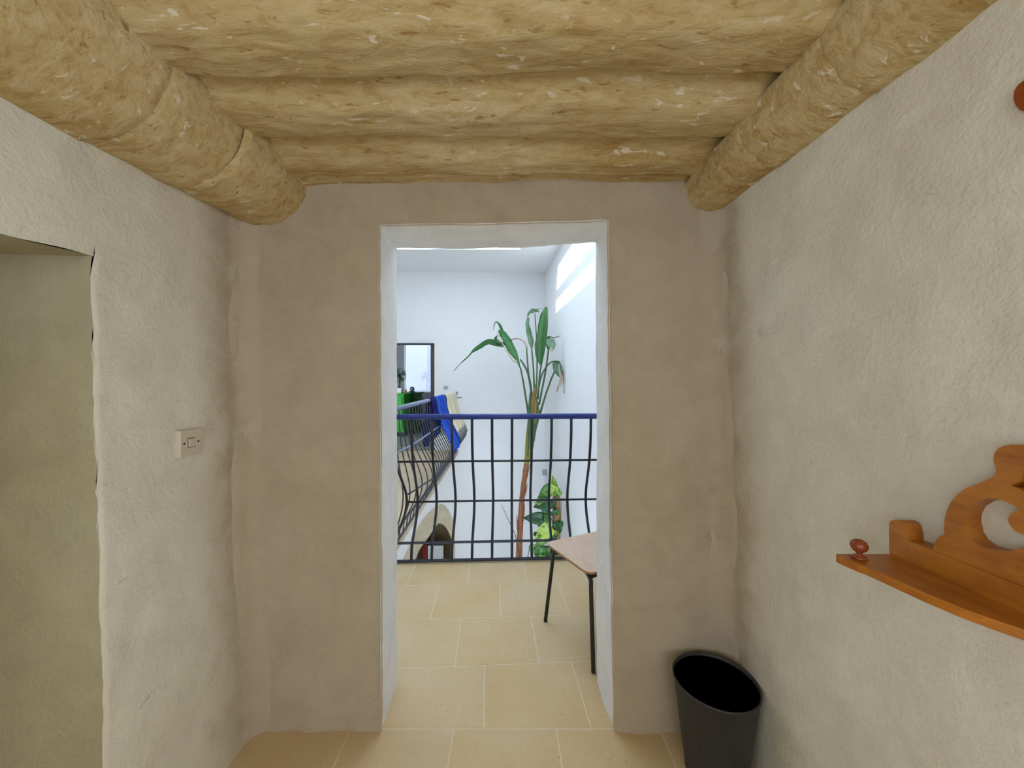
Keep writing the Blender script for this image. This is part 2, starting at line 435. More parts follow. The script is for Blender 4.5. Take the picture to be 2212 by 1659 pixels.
# door wall: plastered skin with a wavy opening
DL = lambda z: -0.4985-0.008*z/2.0 + 0.004*nz(0, 3.3, z, 3.0) + 0.0025*nz(1, 0, z, 14.0)
DR = lambda z: 0.4070-0.0225*z/2.0 + 0.004*nz(5, 3.3, z, 3.0) + 0.0025*nz(7, 0, z, 14.0)
def DT(x):
    t = (x+0.5065)/(0.891)
    return 1.980 + 0.018*max(0, t)**1.6 + 0.003*nz(x, 9, 1, 5.0) + 0.0018*nz(x, 2, 1, 22.0)
def wob(x, z): return 0.010*nz(x, 4.0, z, 1.6) + 0.004*nz(x, 1.0, z, 6.0) + 0.0015*nz(x, 7.0, z, 20.0)
FR = 0.075
def fil(d): return 0.0 if d >= FR else FR-math.sqrt(max(0.0, FR*FR-(FR-max(0.0, d))**2))
def base_flare(z): return 0.018*math.exp(-z/0.05)
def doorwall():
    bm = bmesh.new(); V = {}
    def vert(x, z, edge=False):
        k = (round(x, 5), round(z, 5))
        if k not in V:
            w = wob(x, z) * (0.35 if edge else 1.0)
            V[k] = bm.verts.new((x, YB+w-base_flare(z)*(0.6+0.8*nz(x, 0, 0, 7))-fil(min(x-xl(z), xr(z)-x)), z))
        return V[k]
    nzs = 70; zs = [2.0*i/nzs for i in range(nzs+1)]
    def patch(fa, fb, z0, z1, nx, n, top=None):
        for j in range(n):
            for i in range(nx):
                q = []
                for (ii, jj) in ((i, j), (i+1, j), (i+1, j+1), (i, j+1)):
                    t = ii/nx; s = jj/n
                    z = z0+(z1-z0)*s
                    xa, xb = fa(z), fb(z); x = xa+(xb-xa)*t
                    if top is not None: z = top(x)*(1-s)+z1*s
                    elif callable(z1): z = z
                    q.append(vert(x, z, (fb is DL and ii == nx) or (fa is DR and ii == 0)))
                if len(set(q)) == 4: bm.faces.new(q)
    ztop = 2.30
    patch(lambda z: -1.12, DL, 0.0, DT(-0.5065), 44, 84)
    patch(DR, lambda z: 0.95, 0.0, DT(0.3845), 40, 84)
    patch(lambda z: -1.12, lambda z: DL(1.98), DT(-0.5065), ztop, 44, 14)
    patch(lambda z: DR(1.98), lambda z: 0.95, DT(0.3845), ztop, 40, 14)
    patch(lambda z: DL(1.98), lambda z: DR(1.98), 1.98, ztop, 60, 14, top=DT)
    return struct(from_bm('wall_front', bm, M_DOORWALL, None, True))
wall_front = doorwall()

def reveal():
    """white painted jambs and head of the doorway, front edge to far edge"""
    V, Fc = [], []
    path = []
    nv = 60
    for i in range(nv+1):
        z = DT(-0.5065)*i/nv; path.append(('L', z))
    for i in range(1, 50): path.append(('T', i/50))
    for i in range(nv+1):
        z = DT(0.3845)*(1-i/nv); path.append(('R', z))
    nd = 8
    for kind, a in path:
        for d in range(nd+1):
            t = d/nd; y = YB-0.004+(YO-YB+0.004)*t
            r = 0.004*nz(a*3, y*5, 3 if kind == 'L' else 8, 2.0)*min(1, t*4)
            lip = -0.006*max(0, 1-t*7)
            if kind == 'L': p = (DL(a)*(1-t)+(-0.509)*t + r + lip, y, a*(1-t)+a/DT(-0.5065)*1.972*t)
            elif kind == 'R': p = (DR(a)*(1-t)+(0.3975-0.004*a/2)*t + r - lip, y, a*(1-t)+a/DT(0.3845)*1.997*t)
            else:
                x0 = DL(1.98)+(DR(1.98)-DL(1.98))*a; x1 = -0.509+(0.3935+0.509)*a
                zb = 1.972+0.026*max(0, (a-0.45)/0.55)**1.1 - (0.004 if 0.5 < a < 0.75 else 0) + 0.0025*nz(a, 5, 5, 9)
                p = (x0*(1-t)+x1*t, y, DT(x0)*(1-t)+zb*t + r - lip)
            V.append(p)
    n = nd+1
    for i in range(len(path)-1):
        for d in range(nd): Fc.append((i*n+d, i*n+d+1, (i+1)*n+d+1, (i+1)*n+d))
    o = mesh('trim_1', V, Fc, M_REVEAL, None, True)
    return struct(o)
reveal()
# core of the door wall and its hall side
core = [(-2.75, -0.53, -0.02, 3.5), (0.43, 1.25, -0.02, 3.5), (-0.53, 0.43, 2.03, 3.5)]
for i, (a, b, z0, z1) in enumerate(core):
    struct(box('wall_hall_near', a, b, YB+0.04, YO, z0, z1, M_HALL))

# side walls
def wl(y, z): return xl(z) + 0.010*nz(3, y, z, 1.5) + 0.004*nz(8, y, z, 6.0) + 0.010*math.exp(-z/0.07)*max(0, min(1, (y-0.9)/0.6)) + fil(YB-y)
def wr(y, z): return xr(z) + 0.012*nz(13, y, z, 1.5) + 0.004*nz(18, y, z, 6.0) - 0.018*math.exp(-z/0.06) - fil(YB-y)
NY = 0.971            # edge of the recess in the left wall
NTOP = 1.685
def ny_edge(z): return NY + 0.006*nz(z, 2, 2, 4.0) + 0.004*nz(z, 7, 2, 17.0) - 0.004*(1-z/1.7)
def ntop_edge(y): return NTOP - 0.02*max(0, (NY-y))/0.4 + 0.006*nz(y, 1, 4, 6.0)
def left_a(u, v):
    z = 2.3*v; y = ny_edge(min(z, NTOP))+(YB+0.03-ny_edge(min(z, NTOP)))*u
    x = wl(y, z)
    if u == 0 and z < NTOP: x -= 0.004
    return (x, y, z)
def left_b(u, v):
    y = -0.25+(ny_edge(NTOP)+0.25)*u; z0 = ntop_edge(y); z = z0+(2.3-z0)*v
    return (wl(y, z) - (0.004 if v == 0 else 0), y, z)
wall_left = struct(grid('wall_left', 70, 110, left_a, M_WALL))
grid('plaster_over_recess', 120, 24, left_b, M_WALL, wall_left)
def left_c(u, v):
    y = -0.25+(0.05+0.25)*u; z = NTOP*v
    return (wl(y, z), y, z)
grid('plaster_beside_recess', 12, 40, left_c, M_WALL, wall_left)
# the recess: far cheek, soffit, back
XN = -1.62
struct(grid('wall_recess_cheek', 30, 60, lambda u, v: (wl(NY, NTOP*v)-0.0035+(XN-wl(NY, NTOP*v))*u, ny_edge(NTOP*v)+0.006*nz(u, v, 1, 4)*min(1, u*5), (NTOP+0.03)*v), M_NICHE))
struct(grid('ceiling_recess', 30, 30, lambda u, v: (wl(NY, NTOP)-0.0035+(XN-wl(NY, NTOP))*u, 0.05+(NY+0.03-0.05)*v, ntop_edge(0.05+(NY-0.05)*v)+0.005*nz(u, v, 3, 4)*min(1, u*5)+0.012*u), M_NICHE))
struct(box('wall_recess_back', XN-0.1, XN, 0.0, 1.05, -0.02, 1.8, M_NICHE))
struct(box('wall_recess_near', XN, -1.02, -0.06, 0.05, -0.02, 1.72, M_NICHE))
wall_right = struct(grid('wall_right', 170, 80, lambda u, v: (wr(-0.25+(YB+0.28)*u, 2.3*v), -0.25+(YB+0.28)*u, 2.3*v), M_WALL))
# outer bodies that keep the daylight out
struct(box('wall_outer_left', -1.95, -1.75, -0.25, YB+0.04, -0.1, 2.5, M_WALL))
struct(box('wall_outer_right', 0.93, 1.1, -0.25, YB+0.04, -0.1, 2.5, M_WALL))
struct(box('ceiling_outer', -1.95, 1.1, ROOM_Y0-0.2, YB+0.04, 2.40, 2.5, M_WALL))
# the side walls behind the camera, each with an opening added for fill light
for nm, xa, xb in (('wall_left_rear', -1.20, -1.02), ('wall_right_rear', 0.85, 1.03)):
    sw_ = struct(box(nm, xa, xb, ROOM_Y0-0.1, -1.35, -0.02, 2.42, M_WALL))
    box('masonry', xa, xb, -0.45, -0.2, -0.02, 2.42, M_WALL, sw_)
    box('masonry', xa, xb, -1.35, -0.45, -0.02, 0.9, M_WALL, sw_)
    box('masonry', xa, xb, -1.35, -0.45, 1.94, 2.42, M_WALL, sw_)
struct(box('wall_left_return', -1.95, -1.15, -0.3, -0.2, -0.02, 2.42, M_WALL))
# wall behind the camera, with its window
rw = struct(box('wall_rear', -1.8, -0.78, ROOM_Y0-0.15, ROOM_Y0, -0.02, 2.35, M_WALL))
box('masonry', 0.58, 0.95, ROOM_Y0-0.15, ROOM_Y0, -0.02, 2.35, M_WALL, rw)
box('masonry', -0.78, 0.58, ROOM_Y0-0.15, ROOM_Y0, -0.02, 0.65, M_WALL, rw)
box('masonry', -0.78, 0.58, ROOM_Y0-0.15, ROOM_Y0, 2.05, 2.35, M_WALL, rw)

# ------------------------------------------------------------------ room ceiling: long rough slabs
ceil_root = struct(box('ceiling', -1.75, 0.97, -0.42, YB+0.04, 2.30, 2.34, M_CEIL))
box('ceiling_panel', -1.75, 0.97, ROOM_Y0, -0.41, 2.18, 2.34, M_CEIL, ceil_root)
lips = [-0.42, -0.28, -0.03, 0.22, 0.47, 0.72, 0.975, 1.232, 1.53]
for k in range(len(lips)-1):
    y0, y1 = lips[k], lips[k+1]
    seen = y1 > 0.5
    nu, nv = (110, 30) if seen else (30, 10)
    last = (k == len(lips)-2)
    def slab(u, v, y0=y0, y1=y1, k=k, last=last):
        x = -1.16+2.06*u
        ya = y0 + (0.012*nz(x, k*3.1, 0, 2.2)+0.004*nz(x, k*3.1, 4, 11) - 0.015*(1-4*(u-0.5)**2)*(-1 if y0 > 0.3 else 0))
        yb = y1 + (0.012*nz(x, (k+1)*3.1, 0, 2.2)+0.004*nz(x, (k+1)*3.1, 4, 11) - 0.015*(1-4*(u-0.5)**2)*(-1 if y1 > 0.3 else 0))
        if last: yb = y1
        if v > 0.93:
            t = (v-0.93)/0.07; s = 1.0
            y = yb + 0.004*t; lift = 0.055*t
        else:
            s = v/0.93; y = ya+(yb-ya)*s
            lift = 0.052*(1-min(1, s/0.48))**1.5 if k > 0 else 0
        body = -0.012*math.sin(math.pi*min(1, max(0, (s-0.2)/0.8)))
        z = CEIL + lift + body + 0.010*nz(x, y, 2, 2.5) + 0.005*nz(x*0.6, y*2, 5, 9.0) + 0.0022*nz(x*0.6, y*1.6, 9, 30.0)
        if last and s > 0.75: z += 0.012*nz(x, 3, 3, 3.0) - 0.012*(s-0.75)*4 + (0.018*u)
        return (x, y, z)
    grid('ceiling_slab', nu, nv, slab, M_CEIL, ceil_root)

# ------------------------------------------------------------------ the two rounded stone ribs along the side walls
def rib(name, label, segs, side, z_c):
    root = thing(name, label, 'ceiling rib', (segs[0][2], YB, z_c-0.2))
    for (y0, y1, cx0, r0, cx1, r1) in segs:
        def fn(u, v, y0=y0, y1=y1, cx0=cx0, r0=r0, cx1=cx1, r1=r1):
            y = y0+(y1-y0)*v
            th = math.pi*(0.98+1.04*u) 
            cx = cx0+(cx1-cx0)*v; r = r0+(r1-r0)*v
            e = min(v, 1-v)*abs(y1-y0)
            r *= 1-0.055*math.exp(-e/0.007)
            r += 0.007*nz(math.cos(th)*2, y*3, math.sin(th)*2+cx0, 1.8)+0.0025*nz(math.cos(th)*3, y*9, math.sin(th)*3, 4.0)
            return (cx+r*math.cos(th), y, z_c+r*math.sin(th))
        n = max(10, int(abs(y1-y0)/0.012)) if y1 > 0.3 else 60
        grid('stone_segment', 40, min(n, 90), fn, M_CEIL, root)
    under(root); return root
rib('ceiling_rib', 'thick rounded stone rib along the top of the left wall above the switch',
    [(1.545, 1.190, -0.980, 0.187, -1.000, 0.195), (1.213, 0.940, -1.018, 0.197, -1.034, 0.202), (0.963, -0.2, -1.042, 0.212, -1.055, 0.222), (-0.2, -2.2, -1.05, 0.22, -1.05, 0.22)], -1, 2.17)
rib('ceiling_rib', 'slimmer rounded stone rib along the top of the right wall above the wooden shelf',
    [(1.545, 1.150, 0.803, 0.113, 0.812, 0.125), (1.173, 0.845, 0.820, 0.130, 0.828, 0.138), (0.868, -0.2, 0.832, 0.142, 0.836, 0.15), (-0.2, -2.2, 0.84, 0.15, 0.84, 0.15)], 1, 2.145)

# ------------------------------------------------------------------ floors and tiles
floor = struct(box('floor', -1.75, 1.0, ROOM_Y0, YB+0.1, -0.14, -0.0012, M_GROUT))
gallery = struct(box('floor_gallery', -2.7, 1.15, YB+0.1, 2.98, -0.14, -0.0012, M_GROUT))
for v in gallery.data.vertices:
    if v.co.y > 2.5: v.co.y = 2.935+0.046*v.co.x
def tile(corners, parent, gap=0.0026):
    c = [Vector((x, y, 0)) for x, y in corners]; m = sum(c, Vector())/4
    q = []
    for p in c:
        d = p-m; q.append(p-Vector((math.copysign(gap, d.x), math.copysign(gap, d.y), 0)))
    ch = 0.0008
    V = [(p.x, p.y, -0.02) for p in q]+[(p.x, p.y, -ch) for p in q]
    V += [(p.x-math.copysign(ch, (p-m).x), p.y-math.copysign(ch, (p-m).y), 0) for p in q]
    Fc = [(3, 2, 1, 0), (8, 9, 10, 11)]
    for b in (0, 4):
        for i in range(4): Fc.append((b+i, b+(i+1) % 4, b+4+(i+1) % 4, b+4+i))
    V = [(x-m.x, y-m.y, z) for x, y, z in V]
    mesh('tile', V, Fc, M_TILE, parent, False, (m.x, m.y, 0))
# room rows, running back from the door wall
yr = [YB+0.002, 1.11, 0.71, 0.31, -0.09]
offs = [-0.2186, -0.02, -0.22, -0.02]
for r in range(4):
    xs = [offs[r]+0.405*i for i in range(-4, 5)]
    for i in range(len(xs)-1):
        a, b = max(xs[i], -1.70), min(xs[i+1], 0.95)
        if b-a > 0.03: tile([(a, yr[r+1]), (b, yr[r+1]), (b, yr[r]), (a, yr[r])], floor)
# doorway and gallery rows, laid at a slight angle
S = 0.05
def G(u, v): return (u-S*v, 1.862+v+S*u)
def row(v0, v1, js, lo, hi, par):
    js = [lo]+[j for j in js if lo+0.03 < j < hi-0.03]+[hi]
    for a, b in zip(js[:-1], js[1:]):
        if v0 is None:
            pa, pb = G(a, 0), G(b, 0)
            tile([(pa[0]+S*(pa[1]-YB), YB+0.002), (pb[0]+S*(pb[1]-YB), YB+0.002), pb, pa], par)
        else: tile([G(a, v0), G(b, v0), G(b, v1), G(a, v1)], par)
row(None, 0, [-0.118-0.412, -0.118, 0.304], -0.56, 0.50, gallery)
for v0, v1, j0 in ((0.0, 0.375, 0.145), (0.375, 0.75, -0.03), (0.75, 1.066, 0.16)):
    row(v0, v1, [j0+0.405*i for i in range(-8, 6)], -2.6, 1.1, gallery)

# ------------------------------------------------------------------ the stairwell hall beyond the doorway (its frame is turned by SL)
SL = 0.07
HC = 3.46
GZ = -2.75
def hy(x): return 7.5+SL*(x-0.69)                 # far wall
# far wall with a doorway on the left and a rough stone arch below
def farwall():
    # left gallery level and below, pieces around the door opening
    T = 0.2
    def piece(name, x0, x1, z0, z1, par=None):
        V = [(x, hy(x)+d, z) for d in (0, T) for x, z in ((x0, z0), (x1, z0), (x1, z1), (x0, z1))]
        Fc = [(0, 1, 2, 3), (7, 6, 5, 4), (0, 4, 5, 1), (1, 5, 6, 2), (2, 6, 7, 3), (3, 7, 4, 0)]
        return mesh(name, V, Fc, M_HALL, par)
    w = struct(piece('wall_hall_far', -1.43, 0.95, 0.0, HC))
    piece('plaster_panel', -2.40, -1.43, 2.085, HC, w)
    piece('plaster_panel', -2.85, -2.40, 0.0, HC, w)
    return w
wall_hall_far = farwall()
# lower far wall with the arch opening
ARCH_O = [(862, 1225), (868, 1213), (880, 1190), (892, 1160), (905, 1135), (922, 1112), (938, 1097), (952, 1089), (960, 1091), (970, 1104), (978, 1121), (982, 1140), (983, 1165), (983, 1225)]
ARCH_I = [(893, 1225), (898, 1205), (903, 1192), (915, 1174), (930, 1154), (940, 1138), (948, 1129), (958, 1131), (968, 1144), (974, 1158), (977, 1172), (977, 1225)]
def far_xz(px, py, off=0.0):
    y = 7.35
    for _ in range(6): y = hy((px-CX)/F*y)-off
    p = P(px, py, y); return (p.x, p.z)
inn = [far_xz(*p) for p in ARCH_I]; out = [far_xz(*p) for p in ARCH_O]
ib = [(inn[0][0]-0.1, GZ)]+inn+[(inn[-1][0], GZ)]
ob = [(out[0][0]-0.12, GZ)]+out+[(out[-1][0], GZ)]
outline = [(-2.85, 0.0), (-2.85, GZ)]+ob+[(0.95, GZ), (0.95, 0.0)]
struct(prism('wall_hall_far_lower', outline, [], lambda a, b, d: (a, hy(a)+d, b), 0.2, M_HALL))
arch = thing('stone_arch', 'rough beige limestone arch low on the far white wall, below the gallery', 'arch', (inn[0][0], hy(inn[0][0]), GZ))
# voussoirs: the surround split into its stones
k_in = [inn[0]]+inn; 
def resample(pts, n):
    d = [0]
    for a, b in zip(pts[:-1], pts[1:]): d.append(d[-1]+math.hypot(b[0]-a[0], b[1]-a[1]))
    res = []
    for i in range(n):
        t = d[-1]*i/(n-1); k = max(j for j in range(len(d)) if d[j] <= t+1e-9); k = min(k, len(pts)-2)
        s = (t-d[k])/(d[k+1]-d[k]); res.append((pts[k][0]+(pts[k+1][0]-pts[k][0])*s, pts[k][1]+(pts[k+1][1]-pts[k][1])*s))
    return res
def stone_run(pi, po, n, m=6):
    ri, ro = resample(pi, n*m+1), resample(po, n*m+1)
    for k in range(n):
        a = ri[k*m:(k+1)*m+1]; b = ro[k*m:(k+1)*m+1]
        prism('stone', a+b[::-1], [], lambda x, z, d: (x, hy(x)-0.03+d, z), 0.22, M_STONE, arch)
ai = max(range(len(inn)), key=lambda i: inn[i][1]); ao = max(range(len(out)), key=lambda i: out[i][1])
stone_run(ib[:ai+2], ob[:ao+2], 5); stone_run(ib[ai+1:], ob[ao+1:], 4)
under(arch)
# what is seen inside the arch
struct(box('wall_passage_back', -2.6, -0.6, 8.75, 8.85, GZ, -0.2, M_STONE_IN))
struct(box('wall_passage_left', -2.6, -2.45, 7.45, 8.75, GZ, -0.2, M_STONE_IN))
struct(box('wall_passage_right', -0.75, -0.6, 7.56, 8.75, GZ, -0.2, M_STONE_IN))
struct(box('ceiling_passage', -2.6, -0.6, 7.56, 8.85, -0.9, -0.75, M_STONE_IN))
reddoor = thing('red_door', 'narrow dark red wooden door leaf seen inside the stone arch', 'door', (-1.72, 7.95, GZ))
box('door_leaf', -1.80, -1.69, 7.92, 7.98, GZ, -2.0, M_RED, reddoor, 0.005)
box('panel', -1.785, -1.705, 7.912, 7.93, GZ+0.3, -2.1, M_RED, reddoor, 0.004)
under(reddoor)
wp = struct(box('wall_passage_screen', -1.68, -1.36, 7.94, 8.0, GZ, -2.03, M_HALL))

# right wall of the hall, hall ceiling with the roof light, left wall, lower floor
def rotwall(name, x0, x1, y0, y1, z0, z1, mat=M_HALL):
    return struct(rotbox(name, x0, x1, y0, y1, z0, z1, mat, None, SL))
UW = 1.2105           # the right wall in the turned frame
rotwall('wall_hall_right', UW, UW+0.15, 1.6, 7.7, GZ, HC+0.02)
rotwall('wall_hall_left', -2.55, -2.4, 1.9, 7.7, GZ, HC+0.02)
U0, U1, V0 = -1.42, 0.60, 2.2       # roof light; its far edge runs straight across
YF = 6.12
SKT = 0.05
def sheet(name, quad, z0, z1, mat, par=None):
    """thick sheet over four plan corners given as (u along the hall, y)"""
    c = [(u-SL*y, y) for u, y in quad]
    V = [(x, y, z) for z in (z0, z1) for x, y in c]
    return mesh(name, V, [(3, 2, 1, 0), (4, 5, 6, 7), (0, 1, 5, 4), (1, 2, 6, 5), (2, 3, 7, 6), (3, 0, 4, 7)], mat, par)
ch = struct(sheet('ceiling_hall', [(U1, 1.4), (UW+0.2, 1.4), (UW+0.2, 7.8), (U1, 7.8)], HC, HC+SKT, M_HALL))
sheet('ceiling_panel', [(-2.7, 1.4), (U0, 1.4), (U0, 7.8), (-2.7, 7.8)], HC, HC+SKT, M_HALL, ch)
sheet('ceiling_panel', [(U0, YF), (U1, YF), (U1, 7.8), (U0, 7.8)], HC, HC+SKT, M_HALL, ch)
sheet('ceiling_panel', [(U0, 1.4), (U1, 1.4), (U1, V0), (U0, V0)], HC, HC+SKT, M_HALL, ch)
BA, BB, YM = -0.86, -0.50, 4.87
skylight = struct(sheet('window_1', [(U0-0.02, V0), (U0+0.02, V0), (U0+0.02, YF), (U0-0.02, YF)], HC+SKT-0.01, HC+SKT+0.02, M_FRAME))
sheet('glazing_bar', [(BA, V0), (BB, V0), (BB, YF), (BA, YF)], HC+SKT, HC+SKT+0.02, M_FRAME, skylight)
for a, b in ((U0+0.02, BA), (BB, U1)):
    sheet('glazing_bar', [(a, YM), (b, YM), (b, YM+0.04), (a, YM+0.04)], HC+SKT, HC+SKT+0.02, M_FRAME, skylight)
    for c, d in ((V0, YM), (YM+0.04, YF)):
        sheet('pane', [(a+0.002, c+0.002), (b-0.002, c+0.002), (b-0.002, d-0.002), (a+0.002, d-0.002)], HC+SKT+0.007, HC+SKT+0.013, M_GLASS, skylight)
struct(box('floor_hall_lower', -6.0, 5.0, -7.0, 9.0, GZ-0.1, GZ, mat_flat('grey_ground', (0.50, 0.53, 0.56), 0.8, var=0.08, scale=2, bumpy=False)))     # the ground floor; unseen near side left open to brighten the lower wall

# left gallery: its floor runs back to the far doorway
LG = 0.05
gl = [(-2.62, 2.6), (-0.92, 2.88), (-0.985, 7.36), (-2.85, 7.24)]
V = [(x, y, z) for z in (LG-0.07, LG) for x, y in gl]
lg = struct(mesh('floor_gallery_left', V, [(3, 2, 1, 0), (4, 5, 6, 7), (0, 1, 5, 4), (1, 2, 6, 5), (2, 3, 7, 6), (3, 0, 4, 7)], M_GALLERY))
tube('slab_edge', [(-0.915, 2.95, LG-0.035), (-0.980, 7.32, LG-0.035)], 0.034, M_SLABEDGE, lg, 8, 0.35)

# room beyond the far doorway
struct(box('floor_far_room', -4.6, -1.2, 7.36, 11.2, -0.08, LG-0.004, M_FARFLOOR))
struct(box('wall_far_room_right', -1.43, -1.3, 7.58, 11.2, 0, 3.0, M_GREY))
struct(box('wall_far_room_left', -4.7, -4.6, 7.4, 11.2, 0, 3.0, M_GREY))
struct(box('ceiling_far_room', -4.7, -1.2, 7.5, 11.2, 2.75, 2.9, M_HALL))
w3 = struct(box('wall_far_room_back', -4.7, -2.99, 11.0, 11.15, 0, 2.9, M_GREY))
box('masonry', -2.20, -1.2, 11.0, 11.15, 0, 2.9, M_GREY, w3)
box('masonry', -2.99, -2.20, 11.0, 11.15, 0, 1.06, M_GREY, w3)
box('masonry', -2.99, -2.20, 11.0, 11.15, 2.6, 2.9, M_GREY, w3)
win = struct(box('window_2', -3.0, -2.95, 10.97, 11.05, 1.05, 2.6, M_FRAME))
box('frame', -2.24, -2.19, 10.97, 11.05, 1.05, 2.6, M_FRAME, win)
box('frame', -3.0, -2.19, 10.97, 11.05, 1.03, 1.07, M_FRAME, win)
box('pane', -2.95, -2.24, 11.005, 11.01, 1.07, 2.6, M_GLASS, win)
struct(box('wall_yard', -6.0, 0.0, 12.8, 12.95, 0.0, 3.2, mat_flat('pale_blue_wall', (0.28, 0.295, 0.36), 0.9, var=0.03, scale=3)))
# dark timber lining of the far doorway
dr = struct(box('door_1', -1.50, -1.435, hy(-1.45)-0.005, hy(-1.45)+0.2, LG, 2.085, M_DARKFRAME))
box('door_head', -2.40, -1.435, hy(-2.4)+0.01, hy(-2.4)+0.16, 2.065, 2.09, M_DARKFRAME, dr)

# ------------------------------------------------------------------ front railing: iron balusters that belly out over the void
BEL = [(1.085, 0.0), (0.95, 0.008), (0.752, 0.055), (0.60, 0.13), (0.49, 0.185), (0.40, 0.20), (0.31, 0.175), (0.22, 0.105), (0.14, 0.03), (0.07, 0.008), (0.012, 0.0)]
def belly(z):
    for (za, a), (zb, b) in zip(BEL[:-1], BEL[1:]):
        if zb <= z <= za: return b+(a-b)*(z-zb)/(za-zb)
    return 0
def ry(x): return 2.925+0.046*x
rail = thing('balcony_railing', 'blue-topped black iron railing with bellied bars right behind the doorway', 'railing', (-0.1, 2.92, 0))
X0 = -0.888
x_end = 0.985
tube('handrail', [(X0-0.02, ry(X0), 1.10), (x_end, ry(x_end), 1.10)], 0.0215, M_RAIL, rail, 12)
prof = catmull([(0, b, z) for z, b in BEL], 4)
for i in range(13):
    x = X0+0.1515*i
    kx = 0.33 if i == 0 else 0.0
    tube('baluster', [(x+p.y*kx, ry(x)+p.y, p.z) for p in prof], 0.0105, M_IRON, rail, 8)
for z, rr in ((0.752, 0.0085), (0.40, 0.0085), (0.14, 0.0105), (0.016, 0.013)):
    b = belly(z); b = {0.752: 0.055, 0.40: 0.2, 0.14: 0.03}.get(z, 0)
    pts = [(X0+b*0.33, ry(X0)+b, z), (x_end, ry(x_end)+b, z)]
    tube('rail', pts, rr, M_IRON, rail, 4 if z < 0.2 else 8, 1.0, z > 0.2)
under(rail)

# left railing, running away along the left gallery
def lx(y): return -0.90-0.0165*(y-2.92)
lrail = thing('gallery_railing', 'grey-blue iron railing with bellied bars along the left gallery, towels hung on it', 'railing', (-0.95, 5.1, LG))
YE = 7.32
TOPZ = 1.098+LG
tube('handrail', [(lx(2.9), 2.9, TOPZ), (lx(YE-0.25), YE-0.25, TOPZ)], 0.021, M_RAIL_SHEEN, lrail, 12)
lathe('end_cap', [(0.0, -0.03), (0.026, -0.02), (0.030, 0.0), (0.026, 0.02), (0.0, 0.03)], M_RAIL_SHEEN, lrail, 14, (lx(YE-0.25), YE-0.25, TOPZ), Vector((0, 1, 0)))
def lb(y, b): return b*(0.20+0.80*min(1, (y-2.92)/0.7))*0.95
nb = 35
for i in range(1, nb+1):
    y = 2.92+(YE-0.28-2.92)*i/nb
    tube('baluster', [(lx(y)+lb(y, p.y), y, p.z+LG) for p in prof[::2]], 0.0058, M_GREYIRON, lrail, 6)
for z, rr, mt in ((0.752, 0.010, M_RAIL_SHEEN), (0.40, 0.009, M_GREYIRON), (0.14, 0.009, M_GREYIRON), (0.03, 0.010, M_GREYIRON)):
    b = {0.752: 0.055, 0.40: 0.2, 0.14: 0.03}.get(z, 0)
    ys = [2.93+b, 3.3, 3.6, 4.2, 5.5, YE-0.12 if z < 0.5 else YE-0.28]
    tube('rail', [(lx(y)+lb(y, b), y, z+LG) for y in ys], rr, mt, lrail, 6)
tube('wall_bracket', [(lx(YE-0.25), YE-0.25, TOPZ), (lx(YE), YE-0.25, TOPZ-0.09), (lx(YE)+0.06, YE-0.02, TOPZ-0.09)], 0.010, M_GREYIRON, lrail, 6)
under(lrail)

# ------------------------------------------------------------------ towels over the left railing
def towel(name, label, mat, y0, y1, z_in, z_out, fan, rip, ph, lift=0.0):
    prof_t = []
    r = 0.027+lift
    for k in range(10): prof_t.append((-r-0.004, z_in+(TOPZ-z_in)*k/10))
    for k in range(9):
        th = math.pi-math.pi*k/8; prof_t.append((r*math.cos(th), TOPZ+r*math.sin(th)))
    for k in range(1, 19):
        z = TOPZ-(TOPZ-z_out)*k/18
        prof_t.append((r+0.95*max(belly(max(0.02, z-LG)), 0)+0.006, z))
    def fn(u, v):
        k = v*(len(prof_t)-1); i = min(int(k), len(prof_t)-2); t = k-i
        dx = prof_t[i][0]*(1-t)+prof_t[i+1][0]*t; z = prof_t[i][1]*(1-t)+prof_t[i+1][1]*t
        down = max(0, (TOPZ-z)/0.6)
        y = y0+(y1-y0)*u
        ym = (y0+y1)/2; y = ym+(y-ym)*(1+fan*down)
        fold = abs(math.sin(u*math.pi*rip+ph+0.6*down))*0.030*min(1, down*2.5)
        return (lx(y)+dx+(fold if dx > 0 else -fold), y, z+0.012*math.sin(u*7+ph)*down)
    o = grid(name, 48, 60, fn, mat)
    solid(o, 0.006)
    return tag(o, label, 'towel', 'towels hung on the gallery railing')
towel('towel', 'royal blue towel draped over the left gallery railing', M_BLUE, 4.76, 5.50, 0.62, 0.47, 0.10, 3.0, 0.4)
towel('towel', 'dark navy towel hung beside the royal blue towel on the gallery railing', M_NAVY, 4.42, 4.70, 0.60, 0.93, 0.04, 2.0, 1.0)
towel('towel', 'cream towel hung at the far end of the gallery railing', M_CREAM, 5.62, 6.78, 0.55, 0.62, 0.0, 5.0, 0.0)

